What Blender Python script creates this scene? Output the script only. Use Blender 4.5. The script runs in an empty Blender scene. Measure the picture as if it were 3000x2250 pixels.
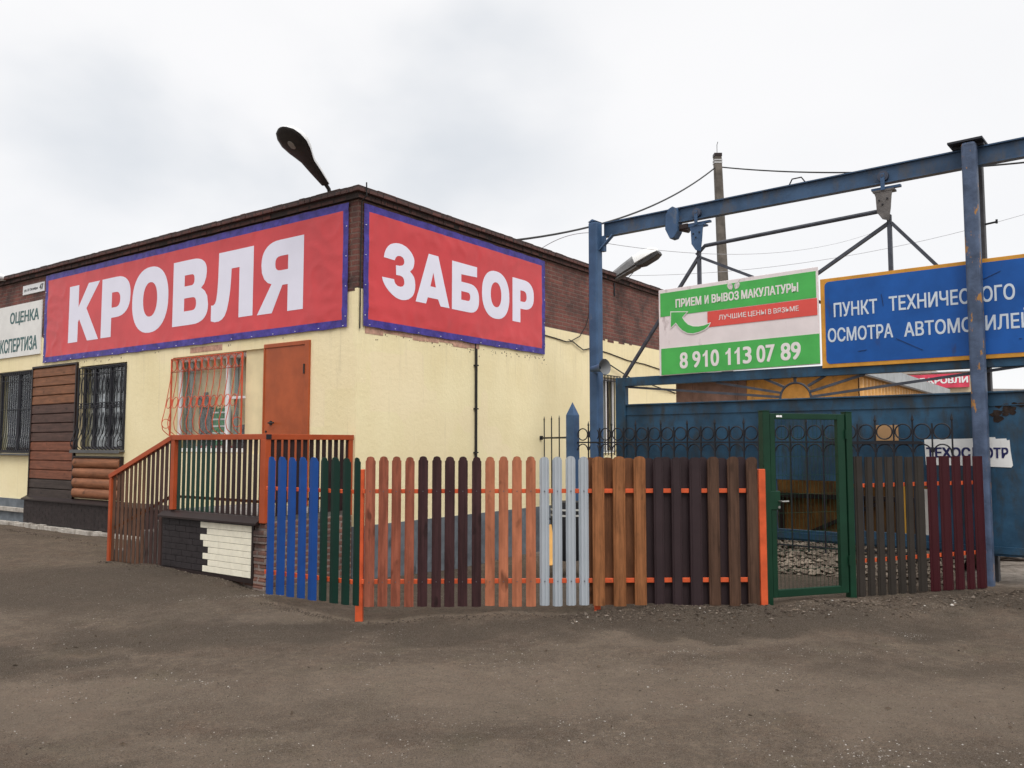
import bpy, bmesh, math, random
import numpy as np
from math import radians as R, sin, cos, pi, sqrt, hypot
from mathutils import Vector, Matrix, noise as mnoise

random.seed(7)
rng = np.random.default_rng(7)
S = bpy.context.scene
COL = S.collection

# ------------------------------------------------------------------ camera
cam_d = bpy.data.cameras.new('camera')
cam = bpy.data.objects.new('camera', cam_d)
COL.objects.link(cam)
cam.location = (0, 0, 1.65)
cam.rotation_euler = (R(90 + 4.133), 0, 0)
cam_d.sensor_width = 36.0
cam_d.lens = 36.0 * 2422 / 3000
cam_d.clip_start = 0.05
cam_d.clip_end = 3000
S.camera = cam

# ------------------------------------------------------------------ sky and sun
SUN_EL, SUN_DIR = R(50), Vector((0.34, -0.94, 0)).normalized()
world = bpy.data.worlds.new('World')
S.world = world
world.use_nodes = True
nt = world.node_tree
nt.nodes.clear()
def wn(t, **k):
    n = nt.nodes.new(t)
    for a, b in k.items():
        setattr(n, a, b)
    return n
wl = nt.links.new
out = wn('ShaderNodeOutputWorld')
bg = wn('ShaderNodeBackground')
bg.inputs['Strength'].default_value = 0.1
wl(bg.outputs[0], out.inputs[0])
sky = wn('ShaderNodeTexSky', sky_type='NISHITA')
sky.sun_disc = False
sky.sun_elevation = SUN_EL
sky.sun_rotation = math.atan2(SUN_DIR.x, SUN_DIR.y)
tc = wn('ShaderNodeTexCoord')
mp = wn('ShaderNodeMapping')
mp.inputs['Scale'].default_value = (1.0, 1.0, 1.7)
mp.inputs['Location'].default_value = (0.9, 0.55, 0.3)
wl(tc.outputs['Generated'], mp.inputs[0])
nz = wn('ShaderNodeTexNoise')
nz.inputs['Scale'].default_value = 2.6
nz.inputs['Detail'].default_value = 5
nz.inputs['Roughness'].default_value = 0.45
nz.inputs['Distortion'].default_value = 0.1
wl(mp.outputs[0], nz.inputs['Vector'])
dot = wn('ShaderNodeVectorMath', operation='DOT_PRODUCT')
wl(tc.outputs['Generated'], dot.inputs[0])
dot.inputs[1].default_value = Vector((-0.24, 0.88, 0.40)).normalized()
def mrange(a, b, c, d, smooth=True):
    n = wn('ShaderNodeMapRange', interpolation_type='SMOOTHSTEP' if smooth else 'LINEAR')
    for i, v in zip((1, 2, 3, 4), (a, b, c, d)):
        n.inputs[i].default_value = v
    return n
bias = mrange(0.90, 0.985, 0.0, 1.0)
wl(dot.outputs['Value'], bias.inputs[0])
nr = mrange(0.36, 0.66, 0.0, 1.0)
wl(nz.outputs['Fac'], nr.inputs[0])
b2 = wn('ShaderNodeMath', operation='MULTIPLY_ADD')
wl(bias.outputs[0], b2.inputs[0]); b2.inputs[1].default_value = 0.85; b2.inputs[2].default_value = 0.14
gf = wn('ShaderNodeMath', operation='MULTIPLY', use_clamp=True)
wl(b2.outputs[0], gf.inputs[0]); wl(nr.outputs[0], gf.inputs[1])
cl = wn('ShaderNodeMix', data_type='RGBA')
wl(gf.outputs[0], cl.inputs[0])
cl.inputs[6].default_value = (8.95, 8.9, 8.95, 1)
cl.inputs[7].default_value = (6.6, 6.9, 7.3, 1)
mx = wn('ShaderNodeMix', data_type='RGBA')
mx.inputs[0].default_value = 0.94
wl(sky.outputs[0], mx.inputs[6]); wl(cl.outputs[2], mx.inputs[7])
sx = wn('ShaderNodeSeparateXYZ')
wl(tc.outputs['Generated'], sx.inputs[0])
up = mrange(0.50, 0.95, 1.0, 2.9)         # an overcast sky is brighter towards the zenith
wl(sx.outputs['Z'], up.inputs[0])
fin = wn('ShaderNodeVectorMath', operation='SCALE')
wl(mx.outputs[2], fin.inputs[0]); wl(up.outputs[0], fin.inputs['Scale'])
wl(fin.outputs[0], bg.inputs['Color'])

sun_d = bpy.data.lights.new('sun', 'SUN')
sun = bpy.data.objects.new('sun', sun_d)
COL.objects.link(sun)
sun_d.energy = 1.4
sun_d.angle = R(25)
sun_d.color = (1.0, 0.97, 0.92)
sun.rotation_euler = (Vector((SUN_DIR.x * cos(SUN_EL), SUN_DIR.y * cos(SUN_EL), sin(SUN_EL)))).to_track_quat('Z', 'Y').to_euler()

S.view_settings.view_transform = 'Standard'
S.view_settings.look = 'None'
S.view_settings.exposure = 0.18
S.view_settings.gamma = 1.0
S.cycles.max_bounces = 6
S.cycles.use_denoising = True

# ------------------------------------------------------------------ materials
MATS = {}
def newmat(name):
    m = bpy.data.materials.new(name)
    m.use_nodes = True
    n = m.node_tree
    return m, n, n.nodes['Principled BSDF'], n.links.new
def ramp_noise(n, L, vec, scale, detail=5, rough=0.6, lo=0.35, hi=0.65):
    z = n.nodes.new('ShaderNodeTexNoise')
    z.inputs['Scale'].default_value = scale
    z.inputs['Detail'].default_value = detail
    z.inputs['Roughness'].default_value = rough
    L(vec, z.inputs['Vector'])
    r = n.nodes.new('ShaderNodeMapRange')
    r.inputs[1].default_value = lo; r.inputs[2].default_value = hi
    L(z.outputs['Fac'], r.inputs[0])
    return r.outputs[0], z
def mixc(n, L, fac, a, b, mode='MIX'):
    m = n.nodes.new('ShaderNodeMix'); m.data_type = 'RGBA'; m.blend_type = mode
    if isinstance(fac, float): m.inputs[0].default_value = fac
    else: L(fac, m.inputs[0])
    for i, c in ((6, a), (7, b)):
        if isinstance(c, tuple): m.inputs[i].default_value = (*c[:3], 1)
        else: L(c, m.inputs[i])
    return m.outputs[2]
def bump(n, L, p, h, strength, dist=0.01):
    b = n.nodes.new('ShaderNodeBump')
    b.inputs['Strength'].default_value = strength
    b.inputs['Distance'].default_value = dist
    L(h, b.inputs['Height']); L(b.outputs[0], p.inputs['Normal'])
def objvec(n, L, sc=(1, 1, 1)):
    t = n.nodes.new('ShaderNodeTexCoord'); m = n.nodes.new('ShaderNodeMapping')
    m.inputs['Scale'].default_value = sc
    L(t.outputs['Object'], m.inputs[0])
    return m.outputs[0]
def sc(c, k): return tuple(min(1, x * k) for x in c[:3])

def M(name, c, rough=0.6, metal=0.0, var=0.15, scale=3.0, bmp=0.0, bscale=60, stain=None, stain_amt=(0.6, 0.72), spec=0.22, st_scale=(1.5, 1.5, 0.6)):
    """plain painted / metal / plastic surface with soft uneven tone, optional stains and bump"""
    if name in MATS: return MATS[name]
    m, n, p, L = newmat(name)
    v = objvec(n, L)
    f, z = ramp_noise(n, L, v, scale)
    col = mixc(n, L, f, sc(c, 1 - var), sc(c, 1 + var))
    if stain:
        f2, _ = ramp_noise(n, L, objvec(n, L, st_scale), 3.2, 8, 0.68, *stain_amt)
        col = mixc(n, L, f2, col, stain)
    L(col, p.inputs['Base Color'])
    p.inputs['Roughness'].default_value = rough
    p.inputs['Metallic'].default_value = metal
    p.inputs['Specular IOR Level'].default_value = spec
    if bmp:
        f3, z3 = ramp_noise(n, L, v, bscale, 4, 0.6, 0.2, 0.8)
        bump(n, L, p, f3, bmp)
    MATS[name] = m
    return m

def WOOD(name, c, dark=0.55, light=1.2, rough=0.55, gs=30, axis='z', knots=True):
    """printed or real wood grain running along one axis"""
    if name in MATS: return MATS[name]
    m, n, p, L = newmat(name)
    s = {'z': (1, 1, 0.045), 'y': (1, 0.045, 1), 'x': (0.045, 1, 1)}[axis]
    v = objvec(n, L, s)
    f, z = ramp_noise(n, L, v, gs, 6, 0.7, 0.38, 0.62)
    z.inputs['Distortion'].default_value = 0.6
    f2, _ = ramp_noise(n, L, objvec(n, L, {'z': (1, 1, .35), 'y': (1, .35, 1), 'x': (.35, 1, 1)}[axis]), 9.0, 5, 0.65, 0.38, 0.64)
    a = mixc(n, L, f, sc(c, dark), sc(c, light))
    b = mixc(n, L, f2, sc(c, 0.55), sc(c, 1.25))
    col = mixc(n, L, 0.45, a, b)
    if knots:
        f4, _ = ramp_noise(n, L, objvec(n, L, {'z': (1, 1, .5), 'y': (1, .5, 1), 'x': (.5, 1, 1)}[axis]), 9, 2, 0.4, 0.66, 0.74)
        col = mixc(n, L, f4, col, sc(c, 0.42))
    L(col, p.inputs['Base Color'])
    p.inputs['Roughness'].default_value = rough
    p.inputs['Specular IOR Level'].default_value = 0.2
    bump(n, L, p, f, 0.3, 0.004)
    MATS[name] = m
    return m

def BRICK(name, c1, c2, mortar, bw=0.26, bh=0.075, mort=0.012, dirt=(0.03, 0.022, 0.02)):
    if name in MATS: return MATS[name]
    m, n, p, L = newmat(name)
    t = n.nodes.new('ShaderNodeTexCoord'); sp = n.nodes.new('ShaderNodeSeparateXYZ'); L(t.outputs['Object'], sp.inputs[0])
    ad = n.nodes.new('ShaderNodeMath'); ad.operation = 'ADD'; L(sp.outputs[0], ad.inputs[0]); L(sp.outputs[1], ad.inputs[1])
    cb = n.nodes.new('ShaderNodeCombineXYZ'); L(ad.outputs[0], cb.inputs[0]); L(sp.outputs[2], cb.inputs[1])
    wob = n.nodes.new('ShaderNodeTexNoise'); wob.inputs['Scale'].default_value = 9; L(t.outputs['Object'], wob.inputs['Vector'])
    mxv = n.nodes.new('ShaderNodeMix'); mxv.data_type = 'VECTOR'; mxv.inputs[0].default_value = 0.012
    L(cb.outputs[0], mxv.inputs[4]); L(wob.outputs['Color'], mxv.inputs[5])
    b = n.nodes.new('ShaderNodeTexBrick')
    b.inputs['Scale'].default_value = 1.0
    b.inputs['Brick Width'].default_value = bw; b.inputs['Row Height'].default_value = bh
    b.inputs['Mortar Size'].default_value = mort; b.inputs['Mortar Smooth'].default_value = 0.25
    b.inputs['Bias'].default_value = -0.1
    b.inputs['Color1'].default_value = (*c1, 1); b.inputs['Color2'].default_value = (*c2, 1); b.inputs['Mortar'].default_value = (*mortar, 1)
    L(mxv.outputs[1], b.inputs['Vector'])
    f, _ = ramp_noise(n, L, objvec(n, L), 2.2, 8, 0.65, 0.42, 0.72)
    f2, z2 = ramp_noise(n, L, objvec(n, L), 26, 6, 0.7, 0.3, 0.75)
    col = mixc(n, L, f2, b.outputs['Color'], sc(c1, 0.55), 'MIX')
    col = mixc(n, L, 0.5, b.outputs['Color'], col)
    col = mixc(n, L, f, col, dirt)
    L(col, p.inputs['Base Color'])
    p.inputs['Roughness'].default_value = 0.9
    iv = n.nodes.new('ShaderNodeMath'); iv.operation = 'MULTIPLY_ADD'; iv.inputs[1].default_value = -1.0; L(b.outputs['Fac'], iv.inputs[0])
    mu = n.nodes.new('ShaderNodeMath'); mu.operation = 'MULTIPLY'; mu.inputs[1].default_value = 0.45; L(f2, mu.inputs[0])
    L(mu.outputs[0], iv.inputs[2])
    bump(n, L, p, iv.outputs[0], 0.9, 0.012)
    MATS[name] = m
    return m

def plaster():
    m, n, p, L = newmat('yellow_plaster')
    v = objvec(n, L)
    f, _ = ramp_noise(n, L, v, 1.1, 5, 0.55, 0.3, 0.7)
    col = mixc(n, L, f, (0.77, 0.655, 0.385), (0.85, 0.745, 0.47))
    # paint patches of slightly different tone (repainted squares)
    vo = n.nodes.new('ShaderNodeTexVoronoi'); vo.distance = 'CHEBYCHEV'; vo.inputs['Scale'].default_value = 1.0; vo.inputs['Randomness'].default_value = 0.8
    L(v, vo.inputs['Vector'])
    bw = n.nodes.new('ShaderNodeSeparateColor'); L(vo.outputs['Color'], bw.inputs[0])
    mr = n.nodes.new('ShaderNodeMapRange'); mr.inputs[1].default_value = 0.55; mr.inputs[2].default_value = 1.0; mr.inputs[3].default_value = 0; mr.inputs[4].default_value = 0.45
    L(bw.outputs[0], mr.inputs[0])
    col = mixc(n, L, mr.outputs[0], col, (0.84, 0.70, 0.47))
    # thin vertical run marks and small chips
    f2, _ = ramp_noise(n, L, objvec(n, L, (5, 5, 0.25)), 2.0, 6, 0.6, 0.60, 0.80)
    m2 = n.nodes.new('ShaderNodeMath'); m2.operation = 'MULTIPLY'; m2.inputs[1].default_value = 0.5; L(f2, m2.inputs[0])
    col = mixc(n, L, m2.outputs[0], col, (0.42, 0.36, 0.24))
    f3, _ = ramp_noise(n, L, v, 7, 9, 0.72, 0.715, 0.76)
    m3 = n.nodes.new('ShaderNodeMath'); m3.operation = 'MULTIPLY'; m3.inputs[1].default_value = 0.7; L(f3, m3.inputs[0])
    col = mixc(n, L, m3.outputs[0], col, (0.34, 0.27, 0.19))
    # grime that has run down from the fixings of the banners
    sp = n.nodes.new('ShaderNodeSeparateXYZ'); L(objvec(n, L), sp.inputs[0])
    gz_ = n.nodes.new('ShaderNodeMapRange'); gz_.inputs[1].default_value = 2.3; gz_.inputs[2].default_value = 3.3; gz_.inputs[3].default_value = 0.0; gz_.inputs[4].default_value = 1.0
    L(sp.outputs[2], gz_.inputs[0])
    f7, _ = ramp_noise(n, L, objvec(n, L, (9, 9, 0.5)), 1.6, 7, 0.65, 0.52, 0.72)
    m7 = n.nodes.new('ShaderNodeMath'); m7.operation = 'MULTIPLY'; L(gz_.outputs[0], m7.inputs[0]); L(f7, m7.inputs[1])
    m8 = n.nodes.new('ShaderNodeMath'); m8.operation = 'MULTIPLY'; m8.inputs[1].default_value = 0.30; L(m7.outputs[0], m8.inputs[0])
    col = mixc(n, L, m8.outputs[0], col, (0.40, 0.33, 0.22))
    L(col, p.inputs['Base Color'])
    p.inputs['Roughness'].default_value = 0.85
    f5, _ = ramp_noise(n, L, v, 14, 8, 0.7, 0.2, 0.8)
    bump(n, L, p, f5, 0.35, 0.012)
    MATS['plaster'] = m
    return m
PLASTER = plaster()

def ground_mat():
    m, n, p, L = newmat('packed_dirt')
    v = objvec(n, L)
    f1, _ = ramp_noise(n, L, objvec(n, L, (0.8, 1.5, 1)), 0.75, 6, 0.6, 0.34, 0.66)
    c = mixc(n, L, f1, (0.106, 0.069, 0.046), (0.238, 0.172, 0.121))
    f2, _ = ramp_noise(n, L, v, 4.5, 8, 0.68, 0.36, 0.68)
    c2 = mixc(n, L, f2, (0.066, 0.042, 0.028), (0.290, 0.215, 0.156))
    c = mixc(n, L, 0.5, c, c2)
    fr_, _ = ramp_noise(n, L, objvec(n, L, (1, 1.3, 1)), 1.9, 5, 0.6, 0.50, 0.70)      # reddish and olive tints
    c = mixc(n, L, fr_, c, mixc(n, L, 0.30, c, (0.20, 0.10, 0.062)))
    fo_, _ = ramp_noise(n, L, objvec(n, L, (1.2, 1, 1)), 1.35, 5, 0.6, 0.54, 0.72)
    c = mixc(n, L, fo_, c, mixc(n, L, 0.30, c, (0.13, 0.125, 0.06)))
    fm_, _ = ramp_noise(n, L, v, 17, 7, 0.72, 0.42, 0.62)                               # crumbs and scuffs
    c = mixc(n, L, fm_, mixc(n, L, 0.42, c, (0.035, 0.026, 0.020)), c)
    f6, _ = ramp_noise(n, L, objvec(n, L, (1, 1.6, 1)), 0.42, 4, 0.5, 0.52, 0.70)      # damp darker patches
    mm = n.nodes.new('ShaderNodeMath'); mm.operation = 'MULTIPLY'; mm.inputs[1].default_value = 0.4; L(f6, mm.inputs[0])
    c = mixc(n, L, mm.outputs[0], c, (0.062, 0.046, 0.035))
    wob = n.nodes.new('ShaderNodeTexNoise'); wob.inputs['Scale'].default_value = 1.1; wob.inputs['Detail'].default_value = 6; wob.inputs['Roughness'].default_value = 0.62; L(v, wob.inputs['Vector'])
    wv = n.nodes.new('ShaderNodeMix'); wv.data_type = 'VECTOR'; wv.blend_type = 'MIX' if hasattr(wv, 'blend_type') else None
    vadd = n.nodes.new('ShaderNodeVectorMath'); vadd.operation = 'MULTIPLY_ADD'; vadd.inputs[1].default_value = (3.2, 2.0, 0); vadd.inputs[2].default_value = (-1.6, -1.0, 0)
    L(wob.outputs['Color'], vadd.inputs[0])
    vsum = n.nodes.new('ShaderNodeVectorMath'); vsum.operation = 'ADD'; L(v, vsum.inputs[0]); L(vadd.outputs[0], vsum.inputs[1])
    n.nodes.remove(wv)
    def patch(c, cx, cy, rx, ry, col, amt):
        mpp = n.nodes.new('ShaderNodeMapping'); mpp.inputs['Location'].default_value = (-cx / rx, -cy / ry, 0); mpp.inputs['Scale'].default_value = (1 / rx, 1 / ry, 0)
        L(vsum.outputs[0], mpp.inputs[0])
        ln = n.nodes.new('ShaderNodeVectorMath'); ln.operation = 'LENGTH'; L(mpp.outputs[0], ln.inputs[0])
        mr_ = n.nodes.new('ShaderNodeMapRange'); mr_.interpolation_type = 'SMOOTHSTEP'
        for i, q in zip((1, 2, 3, 4), (0.45, 1.15, amt, 0.0)): mr_.inputs[i].default_value = q
        L(ln.outputs['Value'], mr_.inputs[0])
        return mixc(n, L, mr_.outputs[0], c, col)
    WET, DRY = (0.038, 0.024, 0.015), (0.31, 0.235, 0.175)
    for q in ((-5.6, 9.9, 3.4, 1.9, WET, .72), (-2.6, 7.7, 2.0, .6, WET, .68), (-.4, 7.8, 1.7, .45, WET, .62), (2.2, 7.95, 2.6, .55, WET, .78), (5.2, 8.75, 1.6, .6, WET, .78), (-4.6, 6.7, 1.5, .45, WET, .72), (3.9, 6.4, 1.5, .3, WET, .4), (-1.6, 5.6, 1.2, .2, WET, .35),
              (0, 11.2, 3.0, 2.2, WET, .75), (3.6, 10.0, 1.6, .7, WET, .6), (-2.0, 8.4, .8, .5, DRY, .35), (-3.6, 5.6, 2.2, .7, DRY, .40), (.6, 6.0, 3.2, .8, DRY, .34), (3.2, 5.4, 1.8, .6, DRY, .34), (-.8, 4.7, 2.2, .35, DRY, .30), (-5.4, 8.2, .9, .7, DRY, .3), (1.5, 7.3, 1.2, .25, DRY, .25)):
        c = patch(c, *q)
    f3, _ = ramp_noise(n, L, v, 60, 6, 0.75, 0.30, 0.72)
    c = mixc(n, L, f3, mixc(n, L, 0.66, c, (0.030, 0.023, 0.018), 'MIX'), c)
    f3b, _ = ramp_noise(n, L, v, 170, 3, 0.7, 0.40, 0.70)
    c = mixc(n, L, f3b, c, mixc(n, L, 0.5, c, (0.34, 0.30, 0.25)))
    vo = n.nodes.new('ShaderNodeTexVoronoi'); vo.inputs['Scale'].default_value = 48; L(v, vo.inputs['Vector'])
    sepc = n.nodes.new('ShaderNodeSeparateColor'); L(vo.outputs['Color'], sepc.inputs[0])
    g = n.nodes.new('ShaderNodeMath'); g.operation = 'GREATER_THAN'; g.inputs[1].default_value = 0.90; L(sepc.outputs[0], g.inputs[0])
    ds = n.nodes.new('ShaderNodeMath'); ds.operation = 'LESS_THAN'; ds.inputs[1].default_value = 0.30; L(vo.outputs['Distance'], ds.inputs[0])
    gd = n.nodes.new('ShaderNodeMath'); gd.operation = 'MULTIPLY'; L(g.outputs[0], gd.inputs[0]); L(ds.outputs[0], gd.inputs[1])
    fd, _ = ramp_noise(n, L, v, 1.3, 4, 0.6, 0.45, 0.62)
    gd2 = n.nodes.new('ShaderNodeMath'); gd2.operation = 'MULTIPLY'; L(gd.outputs[0], gd2.inputs[0]); L(fd, gd2.inputs[1])
    c = mixc(n, L, gd2.outputs[0], c, (0.27, 0.235, 0.20))
    # the yard behind the gate is pale dry sand
    sp = n.nodes.new('ShaderNodeSeparateXYZ'); L(n.nodes.new('ShaderNodeTexCoord').outputs['Object'], sp.inputs[0])
    w = n.nodes.new('ShaderNodeVectorMath'); w.operation = 'DOT_PRODUCT'; w.inputs[1].default_value = (0.642, 0.767, 0)
    L(n.nodes['Texture Coordinate'].outputs['Object'], w.inputs[0])
    mr = n.nodes.new('ShaderNodeMapRange'); mr.inputs[1].default_value = 11.0; mr.inputs[2].default_value = 11.9
    L(w.outputs['Value'], mr.inputs[0])
    c = mixc(n, L, mr.outputs[0], c, mixc(n, L, f2, (0.20, 0.17, 0.14), (0.38, 0.335, 0.29)))
    L(c, p.inputs['Base Color'])
    p.inputs['Roughness'].default_value = 0.97
    p.inputs['Specular IOR Level'].default_value = 0.03
    ad = n.nodes.new('ShaderNodeMath'); ad.operation = 'MULTIPLY_ADD'; ad.inputs[1].default_value = 0.5; L(f3, ad.inputs[0]); L(f2, ad.inputs[2])
    bump(n, L, p, ad.outputs[0], 1.0, 0.03)
    return m

ORANGE = M('rust_orange_paint', (0.35, 0.066, 0.022), 0.45, var=0.12, bmp=0.08)
ORANGE_B = M('bright_orange_paint', (0.53, 0.086, 0.028), 0.5, var=0.18, scale=6, bmp=0.1, stain=(0.20, 0.05, 0.025), stain_amt=(0.62, 0.76), st_scale=(4, 4, 4))
BLACKI = M('black_iron', (0.018, 0.018, 0.022), 0.5, var=0.2)
DARKM = M('dark_brown_metal', (0.024, 0.016, 0.015), 0.4, var=0.15)
WHITE = M('white_plastic', (0.78, 0.78, 0.78), 0.35, var=0.04)
PALE = M('white_print', (0.73, 0.72, 0.82), 0.5, var=0.02)
CONC = M('grey_concrete', (0.24, 0.225, 0.21), 0.9, var=0.25, scale=8, bmp=0.4, stain=(0.08, 0.07, 0.06))
PLINTH = M('grey_blue_plinth_paint', (0.125, 0.14, 0.155), 0.8, var=0.22, scale=5, bmp=0.3, stain=(0.05, 0.05, 0.05))
PLINTHD = M('dark_plinth_paint', (0.07, 0.062, 0.062), 0.8, var=0.2, scale=6, bmp=0.3)
KERBW = M('whitewashed_kerb', (0.40, 0.365, 0.32), 0.9, var=0.2, scale=9, bmp=0.4, stain=(0.22, 0.19, 0.16), stain_amt=(0.5, 0.66))
BRICKM = BRICK('dark_red_brick', (0.21, 0.068, 0.050), (0.120, 0.042, 0.034), (0.19, 0.125, 0.10))
BRICKC = BRICK('cornice_brick', (0.130, 0.050, 0.040), (0.075, 0.034, 0.029), (0.030, 0.022, 0.02), mort=0.014)
BRICKP = BRICK('old_pier_brick', (0.22, 0.095, 0.065), (0.15, 0.075, 0.055), (0.27, 0.22, 0.19), bw=0.25, bh=0.078, mort=0.016)
POSTB = M('weathered_blue_paint', (0.048, 0.094, 0.178), 0.5, var=0.18, scale=4, bmp=0.15, stain=(0.14, 0.15, 0.16), stain_amt=(0.60, 0.74))
POSTR = M('blue_paint_flaking_to_rust', (0.066, 0.092, 0.150), 0.55, var=0.28, scale=5, bmp=0.3, bscale=30, stain=(0.34, 0.17, 0.05), stain_amt=(0.60, 0.625), st_scale=(2.6, 2.6, 1.0))
GATEB = M('dark_blue_gate_paint', (0.021, 0.060, 0.106), 0.42, var=0.40, scale=1.6, bmp=0.25, bscale=9, stain=(0.032, 0.040, 0.046), stain_amt=(0.48, 0.66))
BEAMB = M('blue_beam_paint', (0.043, 0.083, 0.150), 0.5, var=0.25, scale=2.5, bmp=0.12, stain=(0.085, 0.085, 0.09), stain_amt=(0.5, 0.7))
TRUSSB = M('dull_blue_grey_paint', (0.06, 0.066, 0.082), 0.5, var=0.25, scale=6)
RUSTG = M('grey_rusty_steel', (0.13, 0.12, 0.115), 0.7, var=0.3, scale=6, bmp=0.3)
GREENM = M('dark_green_powder_coat', (0.006, 0.033, 0.017), 0.42, var=0.15)
CABLE = M('black_cable', (0.02, 0.02, 0.02), 0.6, var=0.1)
CABLEG = M('thin_grey_wire', (0.30, 0.30, 0.32), 0.6, var=0.1)

def glassmat(name, refl=0.10):
    m, n, p, L = newmat(name)
    n.nodes.remove(p)
    tr = n.nodes.new('ShaderNodeBsdfTransparent'); gl = n.nodes.new('ShaderNodeBsdfGlossy'); mx_ = n.nodes.new('ShaderNodeMixShader')
    tr.inputs[0].default_value = (0.93, 0.95, 0.95, 1); gl.inputs['Roughness'].default_value = 0.03
    fr = n.nodes.new('ShaderNodeLayerWeight'); fr.inputs[0].default_value = 0.5
    pw = n.nodes.new('ShaderNodeMath'); pw.operation = 'POWER'; pw.inputs[1].default_value = 3.5; L(fr.outputs['Facing'], pw.inputs[0])
    ma = n.nodes.new('ShaderNodeMath'); ma.operation = 'MULTIPLY_ADD'; ma.inputs[1].default_value = 0.6; ma.inputs[2].default_value = refl * .3; L(pw.outputs[0], ma.inputs[0])
    L(ma.outputs[0], mx_.inputs[0]); L(tr.outputs[0], mx_.inputs[1]); L(gl.outputs[0], mx_.inputs[2])
    L(mx_.outputs[0], n.nodes['Material Output'].inputs[0])
    return m
GLASS = glassmat('window_glass')

# ------------------------------------------------------------------ frames and builders
class Frame:
    def __init__(s, o, ang): s.o, s.a = Vector(o), ang
    def w(s, p): return s.o + Matrix.Rotation(s.a, 3, 'Z') @ Vector(p)
FW = Frame((0, 0, 0), 0)
FB = Frame((-2.1146, 11.1858, 0), math.atan2(0.81132, 0.58461))     # building: x along the short wall, y along the long wall, outside is negative
FG = Frame((5.5663, 9.8225, 0), math.atan2(-0.6420, 0.7667))        # gate line: x to the right post, y away from the street
def frame2(p, q): return Frame((p[0], p[1], 0), math.atan2(q[1] - p[1], q[0] - p[0]))
F_MAIN = frame2((-1.4517, 8.30), (2.4631, 8.43))
F_SIDE = frame2((-2.5944, 9.00), (-1.5554, 8.36))
F_RIGHT = frame2((3.6683, 8.90), (5.3324, 9.45))
F_WICK = frame2((2.5824, 8.50), (3.6115, 8.85))
OFF = {}

def tag(o, label, cat, group=None, kind=None):
    if label: o['label'] = label
    if cat: o['category'] = cat
    if group: o['group'] = group
    if kind: o['kind'] = kind
    return o
def T(name, label, cat, fr=FW, at=(0, 0, 0), group=None):
    o = bpy.data.objects.new(name, None)
    o.empty_display_size = 0.2
    COL.objects.link(o)
    o.location = fr.w(at); o.rotation_euler = (0, 0, fr.a)
    OFF[o.name] = Vector(at)
    return tag(o, label, cat, group)

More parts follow.
